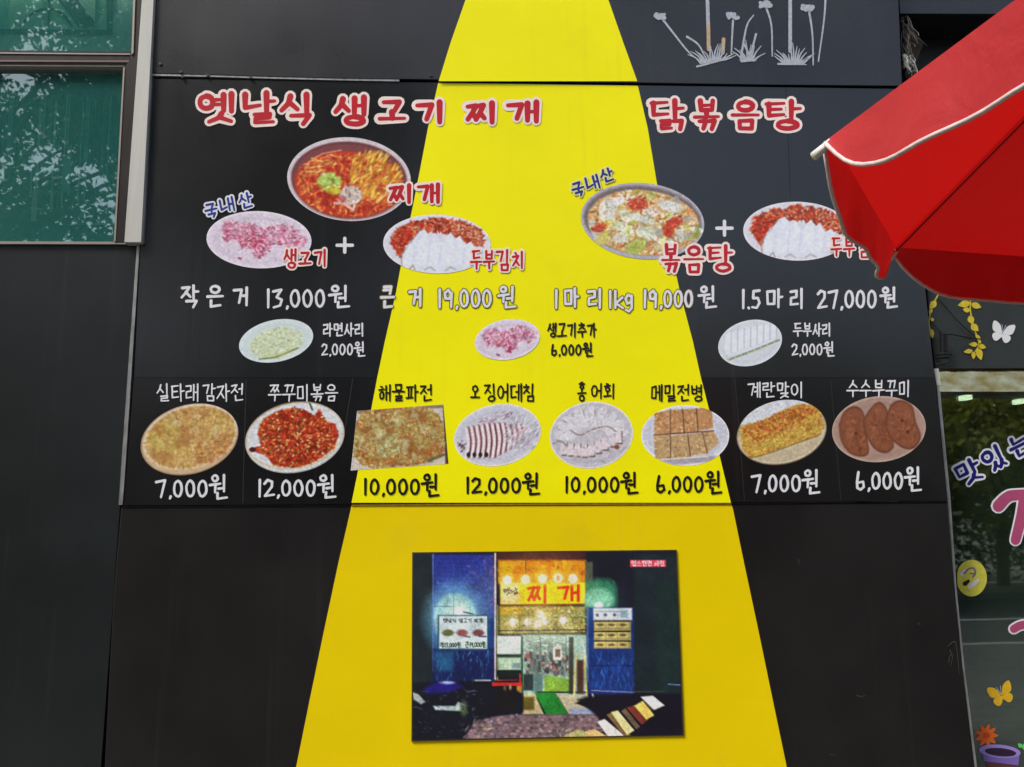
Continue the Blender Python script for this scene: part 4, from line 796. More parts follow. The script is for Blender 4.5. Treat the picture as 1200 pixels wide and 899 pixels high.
for i in range(34):
    x = rnd.uniform(648, 800); y = rnd.uniform(496, 560); hh = rnd.uniform(10, 26); c_ = rnd.choice([(70, 50, 56), (110, 60, 66), (50, 50, 60), (140, 90, 96), (80, 90, 84), (30, 34, 40)])
    R_(x-5, y, x+5, y+hh, c_, 1.5, .85); E_(x, y-3, 4, 5, rnd.choice([(190, 150, 130), (60, 50, 50), (200, 170, 150)]), 1.2, .8)
F_(120, (648, 540, 800, 600), [(90, 60, 66), (60, 50, 56), (150, 120, 120), (180, 190, 180), (70, 80, 74)], (.8, 2), 2.4, .8); E_(655, 505, 10, 9, (176, 60, 60), 2, .8)
for x in (700, 790): L_([(x, 440), (x, 560)], 3, (60, 76, 66), .7)
cv.poly(T((716, 572), (806, 590), (806, 632), (712, 632)), (120, 160, 60), 2); F_(50, (716, 576, 800, 630), [(140, 186, 60), (100, 130, 50)], (1.5, 3), 2, .6); R_(640, 570, 676, 628, (44, 56, 56), 2); R_(676, 570, 708, 634, (90, 120, 116), 2)
R_(745, 470, 775, 520, (196, 190, 176), 1.2); R_(752, 482, 770, 510, (90, 70, 60), 1.2); R_(800, 440, 816, 640, (60, 60, 50), 2); L_([(636, 440), (636, 640)], 6, (40, 80, 60)); L_([(690, 634), (860, 634)], 6, (40, 40, 34))
cv.poly(T((640, 640), (680, 640), (712, 712), (636, 712)), (190, 176, 130), 2); cv.poly(T((680, 636), (752, 634), (798, 712), (722, 714)), (34, 120, 44), 1.5); F_(40, (700, 640, 780, 710), [(40, 140, 50), (26, 96, 40)], (1.5, 3), 2, .5)
cv.poly(T((756, 640), (860, 650), (870, 680), (905, 708), (800, 712)), (178, 168, 140), 2); cv.poly(T((800, 690), (880, 690), (930, 712), (810, 714)), (140, 150, 176), 3)
R_(634, 650, 678, 696, (96, 84, 30), 3); R_(615, 604, 634, 690, (180, 130, 50), 1.5)
L_([(826, 500), (818, 645)], 7, (206, 190, 120)); L_([(852, 500), (864, 650)], 6, (190, 170, 100)); L_([(848, 450), (886, 655)], 6, (190, 200, 190)); R_(828, 520, 852, 640, (70, 46, 36), 3); R_(862, 340, 884, 600, (90, 120, 150), 3)
cv.poly(T((862, 244), (900, 234), (940, 236), (960, 252), (968, 275), (968, 334), (862, 334)), (46, 116, 86), 8); E_(905, 310, 52, 42, (130, 190, 160), 5, .8); E_(905, 330, 15, 14, (236, 244, 238), 2); F_(30, (865, 240, 960, 320), [(60, 150, 90), (90, 150, 120)], (1.5, 3), 2, .4)
R_(868, 336, 1030, 640, (28, 50, 110), 3); R_(886, 338, 1022, 380, (180, 188, 200), 1.5); R_(888, 380, 1018, 480, (150, 140, 90), 1.5)
for y in (388, 424, 458):
    L_([(890, y-4), (1015, y-4)], 5, (40, 34, 40))
    for x in (910, 950, 990): R_(x-18, y, x+18, y+18, (196, 176, 100), 1.2); E_(x, y+9, 12, 5, (90, 80, 60), 1.5)
L_([(895, 350), (985, 350)], 3, (110, 110, 120)); [E_(x, 362, 6, 6, (80, 80, 90)) for x in (900, 928, 960)]; R_(980, 346, 1008, 372, (110, 140, 150), 2, .7)
F_(160, (872, 492, 1032, 620), [(30, 70, 140), (40, 90, 160), (22, 40, 90), (24, 50, 120)], (1.5, 4), 5, .5, 1.57); L_([(870, 540), (1030, 540)], 3, (20, 30, 60)); L_([(880, 628), (1030, 634)], 3, (170, 160, 180), .8)
R_(1030, 150, 1200, 640, (26, 38, 42), 6, .9); R_(1110, 250, 1190, 640, (24, 46, 40), 8, .6); L_([(1030, 632), (1130, 632)], 2.4, (110, 100, 80), .6); L_([(1150, 606), (1190, 608)], 2.6, (110, 120, 180))
R_(1015, 169, 1141, 193, (196, 60, 80), 1.0); tiny('업소전면 사진', 1020, 172, 1136, 190, (240, 214, 220), .8)
# ground and parked motorcycles
cv.poly(T((430, 712), (640, 712), (930, 712), (880, 800), (380, 800)), (110, 92, 98), 3)
for r in range(8):
    for q in range(34): x = 440+q*14+(r % 2)*7; y = 716+r*10; cv.rect(400+x/3, 600+y/3, 400+(x+12)/3, 600+(y+8)/3, [int(v) for v in np.array((134, 108, 112))*rnd.uniform(.55, 1.2)], .8, .85)
F_(60, (520, 705, 640, 790), [(120, 126, 170), (160, 156, 180), (90, 90, 130)], (1.4, 3.4), 1.8, .6); F_(70, (700, 762, 860, 795), [(150, 170, 160), (100, 120, 120), (210, 206, 150)], (1.4, 3.4), 2, .7)
cv.poly(T((245, 600), (540, 590), (640, 640), (640, 705), (540, 720), (470, 735), (430, 800), (245, 800)), (18, 20, 30), 3)
cv.poly(T((290, 620), (340, 595), (400, 598), (430, 615), (380, 635), (300, 640)), (34, 26, 110), 4); E_(372, 600, 22, 5, (170, 180, 220), 2); L_([(470, 592), (524, 592)], 4, (226, 226, 214)); L_([(440, 632), (470, 628)], 3, (90, 90, 150)); L_([(496, 520), (496, 592)], 1.5, (90, 100, 130), .6)
cv.poly(T((250, 634), (270, 640), (296, 668), (280, 676), (254, 660)), (150, 160, 160), 2); cv.poly(T((322, 682), (400, 682), (410, 668), (432, 676), (420, 700), (330, 696)), (160, 176, 176), 2); E_(430, 690, 12, 26, (70, 84, 60), 4)
F_(26, (350, 740, 440, 770), [(110, 30, 60), (60, 30, 60)], (1, 2.6), 2); F_(30, (430, 730, 520, 800), [(190, 190, 120), (90, 90, 60), (150, 150, 150)], (1, 3), 4, .8, -.8); F_(30, (420, 665, 480, 730), [(110, 120, 90), (40, 50, 40)], (1, 2.6), 2)
R_(530, 600, 636, 612, (190, 40, 34), 1.2); L_([(628, 570), (628, 612)], 4, (190, 50, 44)); L_([(548, 592), (620, 590)], 3, (150, 50, 44)); R_(540, 612, 616, 700, (22, 20, 22), 2); E_(575, 618, 5, 10, (90, 70, 60), 2); E_(594, 616, 4, 8, (170, 150, 120), 2)
cv.poly(T((830, 660), (860, 650), (1040, 640), (1195, 640), (1200, 800), (940, 800), (900, 720)), (20, 16, 30), 4); cv.poly(T((822, 672), (860, 655), (900, 690), (915, 705), (870, 690)), (18, 18, 22), 2)
# fallen striped slabs bottom right
for pts, c_ in [(((900, 738), (925, 728), (1000, 790), (940, 794)), (226, 218, 206)), (((932, 712), (950, 706), (1020, 788), (998, 794)), (120, 96, 60)), (((948, 704), (972, 698), (1030, 768), (1004, 784)), (226, 214, 150)), (((985, 700), (998, 690), (1050, 755), (1036, 764)), (96, 78, 60)),
                (((1003, 688), (1030, 680), (1080, 730), (1056, 748)), (110, 50, 40)), (((1030, 682), (1060, 664), (1100, 715), (1072, 730)), (236, 190, 96)), (((1055, 655), (1066, 650), (1100, 690), (1092, 700)), (90, 84, 50)), (((1052, 650), (1095, 646), (1136, 680), (1100, 696)), (214, 216, 220)),
                (((780, 790), (830, 764), (920, 796)), (176, 170, 110)), (((856, 772), (890, 764), (950, 796), (870, 796)), (206, 170, 110))]: cv.poly(T(*pts), c_, 1.2)
F_(60, (250, 620, 520, 790), [(60, 70, 80), (30, 34, 50), (90, 100, 100), (50, 50, 90), (120, 130, 130)], (.7, 2.2), 4, .45, .3)
F_(110, (556, 336, 858, 430), [(240, 236, 190), (60, 60, 30), (230, 200, 90)], (.7, 1.8), 3, .7, 0); F_(60, (868, 490, 1030, 620), [(60, 110, 180), (14, 24, 60)], (.8, 2), 8, .6, 1.57); F_(90, (326, 490, 536, 600), [(50, 120, 170), (14, 20, 60), (30, 60, 120)], (.8, 2), 7, .55, 1.57)
for i in range(9): L_([(560+i*33, 336), (560+i*33, 428)], 1.6, (90, 84, 50), .5)
for x, y, r_, c_ in [(648, 240, 120, (255, 190, 60)), (740, 240, 120, (255, 180, 60)), (405, 340, 90, (190, 230, 230)), (905, 320, 60, (170, 240, 200)), (700, 380, 100, (255, 230, 150)), (720, 470, 90, (220, 240, 220))]: E_(x, y, r_, r_*.8, c_, 30, .16)
cv.a = cv.a*(1+(cv.noise(16, 3)[..., None]-.5)*.35); cv.grain(.13, 1.3); cv.a = np.clip((cv.a+(cv.a-cv_soft(cv))*.4-.02)*1.25, 0, 1)
poster = empty('photo_poster', 'framed night photograph of the restaurant front on the yellow band', 'poster', tuple(P(642, 866, YL)))
slab('backing_board', [(483, 647.3), (793, 644.3), (801.6, 862.3), (482, 869)], YL-.0085, YL-.0017, mat('poster_edge', (60, 50, 20), .6), poster, .001)
quad_print('printed_photo', cv, [(484.6, 648.8), (791.6, 645.8), (799.8, 860.8), (483.6, 867.2)], YL-.0095, poster, 1.0, M['print_matt'])

# ================================================================== GLASS DOOR BAY, RIGHT
YK = .13
slab('door_jamb', [(1096, 433), (1099.2, 433), (1114, 586), (1121, 690), (1130, 780), (1145, 899), (1161, 1030), (1157.5, 1030), (1142, 899), (1127.5, 780), (1118.6, 690), (1110.3, 586)], -.004, .12, M['trim'], shop, .0008)
slab('door_jamb', [(1094, 432), (1100, 432), (1103, 452), (1098, 452)], -.006, .03, M['post'], shop, .001)
gold = mat('polished_brass', (236, 196, 104), .18, 1.0); noisy(gold, .4, (7, 7, 11), 3, 1.0, (10, 10, 14), .05, (1.0, .90, .55), 3.1)  # bright blotches in the brass colour imitate lamp glow and reflections
q0, q1, q2, q3 = P(1094, 433.5, .036), P(1330, 433.5, .036), P(1330, 459, .014), P(1098, 459, .014)  # strip slanted so that it mirrors the sky and looks brighter
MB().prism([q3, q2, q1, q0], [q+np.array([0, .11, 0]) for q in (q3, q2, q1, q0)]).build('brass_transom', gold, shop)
slab('door_stile', [(1104, 459.5), (1110, 459.5), (1130, 650), (1147, 800), (1162, 899), (1180, 1030), (1150, 1030), (1141, 899)], YK+.012, YK+.06, M['dark_frame'], shop)
door = slab('glass_door', [(1096, 459.5), (1400, 459.5), (1400, 1028), (1110, 1028)], YK, YK+.010, M['door_glass'], shop, .001)
# room behind the door
def rb(x0, x1, y0, y1, z0, z1, name, m, par=shop): return MB().box(x0, x1, y0, y1, z0, z1).build(name, m, par)
rb(1.6, 6.0, 4.0, 4.1, 0, 3.2, 'interior_wall', M['interior']); rb(1.5, 1.6, .36, 4.1, 0, 3.2, 'interior_wall', M['interior']); rb(6.0, 6.1, .36, 4.1, 0, 3.2, 'interior_wall', M['interior'])
rb(1.5, 6.1, .36, 4.1, 2.38, 2.45, 'interior_ceiling', noisy(mat('ceiling_green_grey', (54, 66, 52), .7), .2, (2, 2, 2)))
rb(1.5, 6.1, .36, 4.1, -.05, .02, 'interior_floor', noisy(mat('floor_brown', (64, 50, 40), .5), .2, (4, 4, 4)))
em = bpy.data.materials.new('lamp_glow'); em.use_nodes = True; eb = em.node_tree.nodes['Principled BSDF']; eb.inputs['Emission Color'].default_value = (1, .93, .75, 1); eb.inputs['Emission Strength'].default_value = 9
for x, y in [(1131.5, 468), (1194.5, 472.5), (1262, 470)]:
    c = PZ(x, y, 2.355); a = np.arange(16)*2*math.pi/16
    f = np.stack([c[0]+.032*np.cos(a), c[1]+.06*np.sin(a), np.full(16, 2.352)], -1); b = f.copy(); b[:, 2] = 2.378
    MB().prism(f, b).build('ceiling_lamp', em, shop)
# dining furniture glimpsed in the dark room
wood = noisy(mat('dark_wood', (70, 48, 34), .4), .3, (3, 12, 3)); pale = mat('pale_green_cloth', (96, 124, 100), .7)
def table(x, y, lab, m):
    t = empty('dining_table', lab, 'table', (x, y, .02)); rb(x-.35, x+.35, y-.3, y+.3, .72, .76, 'tabletop', m, t)
    for a in (-.3, .3):
        for b in (-.25, .25): rb(x+a-.02, x+a+.02, y+b-.02, y+b+.02, .02, .72, 'leg', wood, t)
table(2.9, 1.3, 'dark wooden table just behind the glass door', wood); table(3.3, 2.7, 'pale green table deeper inside the dining room', pale)
cab = rb(2.95, 3.6, .9, 1.3, .78, 1.45, 'drinks_cooler', mat('cooler_green', (96, 124, 104), .4), None); tag(cab, 'pale green box cooler standing on the table inside the door', 'cooler')

# stickers and window lettering
YS = YK-.002
def blade(pts, Y, name, m, parent): return sheet(name, pts, Y, m, parent)
def leafpts(x, y, l, wd, a, n=7):
    up_ = [(l*t, wd*math.sin(math.pi*t**.8)) for t in np.linspace(0, 1, n)]; p = up_+[(a_, -b_) for a_, b_ in up_[-2:0:-1]]
    c, s = math.cos(a), math.sin(a); return [(x+u*c-v*s, y+u*s+v*c) for u, v in p]
yel = noisy(mat('yellow_leaf_vinyl', (196, 176, 40), .45), .15, (40, 40, 40)); bwh = mat('white_vinyl', (214, 216, 216), .45)
def vine(lab, leaves, stem):
    t = empty('leaf_sticker', lab, 'sticker', tuple(P(stem[0][0], stem[0][1], .01)), 'yellow leaf stickers on the fascia')
    brush('stem', [curve(stem, 5)], 1.5, .0105, yel, t, .2)
    for i, (x, y, l, wd, a) in enumerate(leaves): sheet('leaf', leafpts(x, y, l, wd, a), .0095-i*.0002, yel, t)
vine('tallest sprig of yellow leaves in the middle of the fascia', [(1137, 355, 15, 4.2, 2.95), (1138, 356, 13, 3.8, .35), (1137, 364, 9, 3, 3.3), (1136, 370, 11, 4, 1.2), (1138, 380, 12, 4.2, .75), (1134, 346, 6, 2, -.3), (1143, 393, 7, 2, .5), (1146, 398, 6, 1.8, .9),
      (1146, 404, 11, 2.8, 3.2), (1147, 405, 9, 3, .3), (1146, 408, 15, 4, 1.3), (1140, 411, 11, 2.8, 3.0), (1141, 412, 9, 2.6, 1.6)], [(1138, 345), (1137, 362), (1140, 378), (1144, 392), (1147, 404), (1143, 412)])
vine('narrow sprig of yellow leaves along the left edge of the fascia', [(1097, 353, 12, 4, 2.3), (1092, 362, 7, 2, 2.0), (1090, 374, 5, 2.4, .2), (1090, 385, 12, 3.2, 1.3)], [(1099, 346), (1093, 358), (1089, 374), (1090, 388)])
vine('cropped yellow leaves at the right end of the fascia', [(1197, 357, 9, 4, -1.0), (1205, 352, 14, 5, .4), (1204, 362, 12, 4, 1.5)], [(1202, 346), (1204, 362), (1206, 380)])
def butterfly(cx_, cy_, s, rot, Y, m, lab):
    t = empty('butterfly_sticker', lab, 'sticker', tuple(P(cx_, cy_, Y)))
    c, s_ = math.cos(rot), math.sin(rot); tr = lambda pts: [(cx_+(u*c-v*s_)*s, cy_+(u*s_+v*c)*s) for u, v in pts]
    for sg in (-1, 1):
        sheet('wing', tr(curve([(0, 0), (sg*.35, -.75), (sg*.95, -1.0), (sg*1.0, -.45), (sg*.75, -.05), (0, 0)], 4)[:-1]), Y, m, t)
        sheet('wing', tr(curve([(0, .02), (sg*.65, .02), (sg*.85, .35), (sg*.6, .72), (sg*.3, .7), (0, .3)], 4)), Y-.0004, m, t)
    brush('antenna', [tr([(0, -.1), (-.2, -.8)]), tr([(0, -.1), (.15, -.8)])], .7, Y-.0008, M['chalk'], t, 0)
butterfly(1174.5, 391, 13, .22, .0095, bwh, 'white butterfly sticker on the dark fascia')
butterfly(1174, 815, 14, -.35, YS, noisy(mat('yellow_vinyl', (214, 172, 30), .45), .12, (60, 60, 60)), 'yellow butterfly sticker on the glass door')
s1 = empty('window_lettering', 'slanting navy blue words with white outline high on the glass door', 'lettering', tuple(P(1150, 545, YS)))
writing('letter', per('맛있는', [(1121, 541, 1149, 566), (1152, 525, 1177, 550), (1183, 511, 1209, 533)]), 4.2, M['ink_navy'], s1, YS, M['ink_white'], 2.2, rot=-.45)
pk = ink('rose_vinyl', (166, 72, 108))
s2 = brush('window_lettering', [curve([(1170, 593), (1180, 583), (1192, 580), (1240, 578)], 5), curve([(1201, 584), (1197, 605), (1190, 633)], 5), curve([(1210, 600), (1230, 636)], 5)], 12.5, YS-.0012, pk, None, .2)
brush('outline', [curve([(1170, 593), (1180, 583), (1192, 580), (1240, 578)], 5), curve([(1201, 584), (1197, 605), (1190, 633)], 5), curve([(1210, 600), (1230, 636)], 5)], 16.5, YS, M['ink_white'], s2, .2); tag(s2, 'big rose pink letter with white outline in the middle of the glass door', 'lettering')
s3 = brush('window_lettering', [curve([(1188, 737), (1200, 732), (1240, 728)], 5)], 9.5, YS-.0012, pk, None, 0)
brush('outline', [curve([(1188, 737), (1200, 732), (1240, 728)], 5)], 13.5, YS, M['ink_white'], s3, 0); tag(s3, 'single horizontal rose pink stroke below the big pink letter', 'lettering')
a = np.linspace(0, 2*math.pi, 40, endpoint=False); rp = [(max(1138.5+18*math.cos(q), 1121.8), 677.5+21.5*math.sin(q)) for q in a]
rs = sheet('round_sticker', rp, YS-.004, noisy(mat('lemon_vinyl', (206, 200, 70), .45), .1, (60, 60, 60)), None); tag(rs, 'round lemon yellow sticker at the left edge of the glass door', 'sticker')
brush('printed_swirl', [curve([(1130, 672), (1135, 667), (1141, 666), (1143, 672), (1137, 672)], 4), [(1140, 676), (1143, 673)]], 2, YS-.0046, mat('mauve_print', (120, 96, 130), .5), rs, .3)
brush('printed_mark', [[(1131, 669), (1127, 673)], [(1140, 686), (1146, 680)], [(1136, 688), (1143, 682)]], 4, YS-.0044, mat('pale_print', (206, 206, 214), .5), rs, 0)
brush('printed_mark', [[(1131, 684), (1135, 681)]], 4.5, YS-.0050, M['ink_black'], rs, .5)
fl = empty('flower_sticker', 'orange daisy sticker above the purple pot on the glass door', 'sticker', tuple(P(1156, 862, YS))); og = mat('orange_vinyl', (222, 104, 30), .45)
for i in range(9): sheet('petal', leafpts(1156+2*math.cos(i*.698), 862+2*math.sin(i*.698), 12.5, 2.8, i*.698), YS-.0004*(i % 3), og, fl)
brush('flower_centre', [[(1155.5, 862), (1156.5, 862)]], 7, YS-.0016, mat('deep_orange', (196, 70, 20), .5), fl, 0)
gl_ = empty('sprout_sticker', 'bright green leaf sticker at the lower right corner of the door', 'sticker', tuple(P(1198, 872, YS))); gm = mat('green_vinyl', (90, 200, 96), .45)
for q in [(1198, 876, 7, 2.4, -2.4), (1198, 876, 9, 2.8, -.6), (1198, 876, 7, 2.2, .3)]: sheet('leaf', leafpts(*q), YS-.0003*q[2]/9, gm, gl_)
pt = empty('pot_sticker', 'purple flower pot sticker at the bottom of the glass door', 'sticker', tuple(P(1171, 920, YS)))
vio = mat('violet_vinyl', (150, 130, 200), .45); dvi = mat('dark_violet_vinyl', (44, 22, 50), .5)
def ellp(cx_, cy_, rx, ry, rot=0, n=28):
    c, s = math.cos(rot), math.sin(rot); return [(cx_+rx*math.cos(q)*c-ry*math.sin(q)*s, cy_+rx*math.cos(q)*s+ry*math.sin(q)*c) for q in np.linspace(0, 2*math.pi, n, endpoint=False)]
sheet('pot_body', [(1154, 884), (1193, 888), (1190, 932), (1160, 932)], YS, noisy(mat('pot_brown', (92, 52, 52), .5), .2, (50, 50, 50)), pt)
sheet('pot_rim', [(1149, 876), (1195, 882), (1193.5, 897), (1153.5, 892)], YS-.0006, mat('violet_side', (118, 98, 176), .45), pt); sheet('pot_rim', ellp(1171.5, 880.5, 24.5, 7.8, .09), YS-.0012, vio, pt); sheet('pot_soil', ellp(1172.5, 881.5, 18.5, 4.8, .09), YS-.0018, dvi, pt)

# black lantern bracket and wires on the fascia
br = empty('wall_bracket', 'small black metal bracket with stay wires at the left of the fascia', 'bracket', tuple(P(1103, 412, .01))); bk = mat('black_iron', (20, 20, 20), .4, .4)
def T3(pts, r, name='bar', k=6): MB().tube([P(x, y, Y) for x, y, Y in pts], r, k).build(name, bk, br)
T3([(1102, 388, -.02), (1102.5, 412, -.02)], .006); T3([(1108, 392, -.03), (1108, 412, -.03)], .009); T3([(1096, 416, 0), (1116, 415, -.04), (1112, 424, -.02), (1096, 428, .0)], .005); T3([(1097, 420, 0), (1112, 419, -.02)], .005)
T3([(1104, 392, -.02), (1116, 392, -.03), (1140, 397, .005)], .003, 'wire'); T3([(1100, 350, .005), (1122, 376, -.01), (1146, 398, .005)], .0022, 'wire'); T3([(1090, 375, .005), (1102, 389, -.01)], .0022, 'wire')
# clear tape crumpled on the lower panel's edge
for q in [[(1004, 815), (1011, 817), (1014, 814)], [(972, 884), (981, 885)], [(935, 655), (937, 661)], [(1076, 730), (1079, 733)]]: brush('paint_scratch', [q], .8, YL-.0008, mat('bare_scratch', (58, 56, 53), .6), lowp, .6)
tp = brush('peeling_tape', [curve([(1113, 762), (1116, 770), (1114, 780)], 4), curve([(1111, 757), (1119, 752), (1122, 768), (1124, 790)], 4), curve([(1112, 776), (1113, 769), (1117, 766)], 4)], 1.1, YL-.003, mat('clear_tape', (60, 59, 57), .3), None, .6)
tag(tp, 'scrap of peeling clear tape on the right edge of the lower panel', 'tape')

# ================================================================== RED PARASOL
ZR = 2.2
c1 = PZ(974, 160, ZR); c2 = PZ(1050, 290, ZR); e = c2-c1; Lr = math.hypot(e[0], e[1]); NS = 8
inward = np.array([e[1], -e[0], 0])/Lr; ctr = (c1+c2)/2+inward*Lr/2/math.tan(math.pi/NS); RR = Lr/2/math.sin(math.pi/NS)
a1 = math.atan2(c1[1]-ctr[1], c1[0]-ctr[0]); RISE = .60; apex = ctr+np.array([0, 0, RISE])
par = empty('red_parasol', 'red octagonal parasol with white piped valance and white rib tips', 'parasol', (ctr[0], ctr[1], 0))
def cloth():
    m = bpy.data.materials.new('red_canvas'); m.use_nodes = True; n = m.node_tree; N = n.nodes; L = n.links; b = N['Principled BSDF']
    b.inputs['Base Color'].default_value = (.50, .012, .014, 1); b.inputs['Roughness'].default_value = .55; b.inputs['Specular IOR Level'].default_value = .45; b.inputs['Sheen Weight'].default_value = .15; b.inputs['Sheen Tint'].default_value = (1, .75, .75, 1)
    tl = N.new('ShaderNodeBsdfTranslucent'); tl.inputs[0].default_value = (.75, .004, .002, 1)
    mx = N.new('ShaderNodeMixShader'); mx.inputs[0].default_value = .30; L.new(b.outputs[0], mx.inputs[1]); L.new(tl.outputs[0], mx.inputs[2]); L.new(mx.outputs[0], N['Material Output'].inputs[0])
    tc = N.new('ShaderNodeTexCoord'); nz = N.new('ShaderNodeTexNoise'); nz.inputs['Scale'].default_value = 7; nz.inputs['Detail'].default_value = 5; nz.inputs['Distortion'].default_value = 1.2; L.new(tc.outputs['Object'], nz.inputs['Vector'])
    wv = N.new('ShaderNodeTexNoise'); wv.inputs['Scale'].default_value = 420; L.new(tc.outputs['Object'], wv.inputs['Vector'])
    ad = N.new('ShaderNodeMath'); ad.operation = 'MULTIPLY_ADD'; ad.inputs[1].default_value = .04; L.new(wv.outputs['Fac'], ad.inputs[0]); L.new(nz.outputs['Fac'], ad.inputs[2])
    bp = N.new('ShaderNodeBump'); bp.inputs['Strength'].default_value = .3; bp.inputs['Distance'].default_value = .025; L.new(ad.outputs[0], bp.inputs['Height']); L.new(bp.outputs[0], b.inputs['Normal'])
    mr = N.new('ShaderNodeMix'); mr.data_type = 'RGBA'; mr.inputs[6].default_value = (.44, .010, .012, 1); mr.inputs[7].default_value = (.56, .022, .024, 1); L.new(nz.outputs['Fac'], mr.inputs[0]); L.new(mr.outputs[2], b.inputs['Base Color'])
    return m
M['cloth'] = cloth(); M['piping'] = noisy(mat('white_piping', (206, 186, 180), .6), .15, (60, 60, 60)); M['pole'] = mat('white_steel_pole', (196, 196, 194), .35, .2); M['cap'] = mat('white_plastic_cap', (214, 214, 206), .4)
mat_pocket = mat('dark_red_rib_pocket', (140, 6, 8), .7)
def rim(i): q = a1-i*2*math.pi/NS; return ctr+np.array([RR*math.cos(q), RR*math.sin(q), 0])
DROP = .10
for i in range(NS):
    A, B = rim(i), rim(i+1)
    nu, nv = 14, 12; v = []
    for r in range(nv+1):
        t = r/nv
        for s in range(nu+1):
            u = s/nu; p = apex+(A+(B-A)*u-apex)*t; sag = .03*math.sin(math.pi*u)*math.sin(math.pi*t)*t
            v.append(p-np.array([0, 0, sag]))
    idx = np.arange((nu+1)*(nv+1)).reshape(nv+1, nu+1); f = np.stack([idx[:-1, :-1], idx[1:, :-1], idx[1:, 1:], idx[:-1, 1:]], -1).reshape(-1, 4)
    obj('canopy_panel', v, f, M['cloth'], par, True)
    # hanging valance flap with rounded lower corners
    v = []; low = []; nu = 28; out = (A+B)/2-ctr; out = out/np.linalg.norm(out)
    for r in range(6):
        t = r/5
        for s in range(nu+1):
            u = s/nu; hgt = DROP*(1-abs(2*u-1)**4.5)+.012; bow = (.016*math.sin(3*math.pi*u+i)+.006*math.sin(9*math.pi*u+2*i))*t*math.sin(math.pi*u)**.6
            p = A+(B-A)*u+np.array([0, 0, -hgt*t])+out*(.012*t+bow*.6); v.append(p)
            if r == 5: low.append(p)
    idx = np.arange((nu+1)*6).reshape(6, nu+1); f = np.stack([idx[:-1, :-1], idx[1:, :-1], idx[1:, 1:], idx[:-1, 1:]], -1).reshape(-1, 4)
    va = obj('valance', v, f, M['cloth'], par, True)
    MB().tube(low, .0035, 6).build('piping', M['piping'], va, True)
    q = (A-ctr); q = q/np.linalg.norm(q); sl = (A-apex)/np.linalg.norm(A-apex)
    rb_ = MB().tube([apex-np.array([0, 0, .03])+sl*.05, apex+(A-apex)*.5-np.array([0, 0, .014]), A-np.array([0, 0, .008])+sl*.02], .0022, 6).build('rib', mat_pocket, par, True)
    MB().tube([A+sl*.0-np.array([0, 0, .008]), A+sl*.035-np.array([0, 0, .012])], [.006, .0075], 8).build('rib_cap', M['cap'], rb_, True)
    MB().tube([ctr+np.array([q[0]*.03, q[1]*.03, .10]), apex+(A-apex)*.5-np.array([0, 0, .018])], .0035, 6).build('stretcher', M['pole'], par, True)
MB().tube([(ctr[0], ctr[1], .05), (ctr[0], ctr[1], ZR+RISE+.02)], .019, 14).build('pole', M['pole'], par, True)
MB().tube([(ctr[0], ctr[1], ZR+RISE+.0), (ctr[0], ctr[1], ZR+RISE+.03), (ctr[0], ctr[1], ZR+RISE+.07)], [.035, .03, .012], 14).build('finial', M['cap'], par, True)
MB().tube([(ctr[0], ctr[1], ZR+.07), (ctr[0], ctr[1], ZR+.13)], .034, 14).build('runner', M['cap'], par, True)
MB().tube([(ctr[0], ctr[1], .0), (ctr[0], ctr[1], .07), (ctr[0], ctr[1], .10)], [.26, .25, .05], 24).build('base', noisy(mat('concrete_base', (120, 118, 112), .8), .15, (20, 20, 20)), par)

# ================================================================== GROUND AND STREET BEHIND THE CAMERA
def tiles(name, c1_, c2_, sx, sy):
    m = bpy.data.materials.new(name); m.use_nodes = True; N = m.node_tree.nodes; L = m.node_tree.links; b = N['Principled BSDF']; tc = N.new('ShaderNodeTexCoord'); bt = N.new('ShaderNodeTexBrick')
    bt.inputs['Color1'].default_value = (*c1_, 1); bt.inputs['Color2'].default_value = (*c2_, 1); bt.inputs['Mortar'].default_value = (.12, .11, .10, 1); bt.inputs['Scale'].default_value = 1; bt.inputs['Brick Width'].default_value = sx; bt.inputs['Row Height'].default_value = sy; bt.inputs['Mortar Size'].default_value = .006
    L.new(tc.outputs['Object'], bt.inputs['Vector']); L.new(bt.outputs['Color'], b.inputs['Base Color']); b.inputs['Roughness'].default_value = .8; return m
tag(MB().box(-150, 150, -150, 150, -.30, -.16).build('ground', noisy(mat('earth_ground', (96, 90, 80), .9), .2, (.5, .5, .5))), kind='structure')
tag(MB().box(-60, 60, -6.5, .05, -.2, 0).build('pavement', tiles('paving_bricks', (.11, .10, .095), (.08, .075, .07), .2, .1)), kind='structure')
tag(MB().box(-60, 60, -6.66, -6.5, -.2, .004).build('kerb', noisy(mat('granite_kerb', (150, 148, 144), .8), .15, (9, 9, 9))), kind='structure')
tag(MB().box(-60, 60, -13.5, -6.66, -.2, -.13).build('road', noisy(mat('asphalt', (62, 62, 63), .9), .2, (14, 14, 14))), kind='structure')
tag(MB().box(-60, 60, -16.5, -13.5, -.2, 0).build('pavement', tiles('paving_bricks_far', (.22, .20, .19), (.18, .16, .15), .2, .1)), kind='structure')
ln = MB()
for i in range(-12, 13): ln.box(i*4.0, i*4.0+2.0, -10.15, -10.03, -.13, -.126)
tag(ln.build('road_marking', mat('road_paint', (200, 200, 195), .7)), kind='structure')
def leafmat(n, c):
    m = noisy(mat(n, c, .6), .4, (1.5, 1.5, 1.5)); N = m.node_tree.nodes; L = m.node_tree.links; b = N['Principled BSDF']; t = N.new('ShaderNodeBsdfTranslucent'); L.new(b.inputs['Base Color'].links[0].from_socket, t.inputs[0])
    x = N.new('ShaderNodeMixShader'); x.inputs[0].default_value = .5; L.new(b.outputs[0], x.inputs[1]); L.new(t.outputs[0], x.inputs[2]); L.new(x.outputs[0], N['Material Output'].inputs[0]); return m
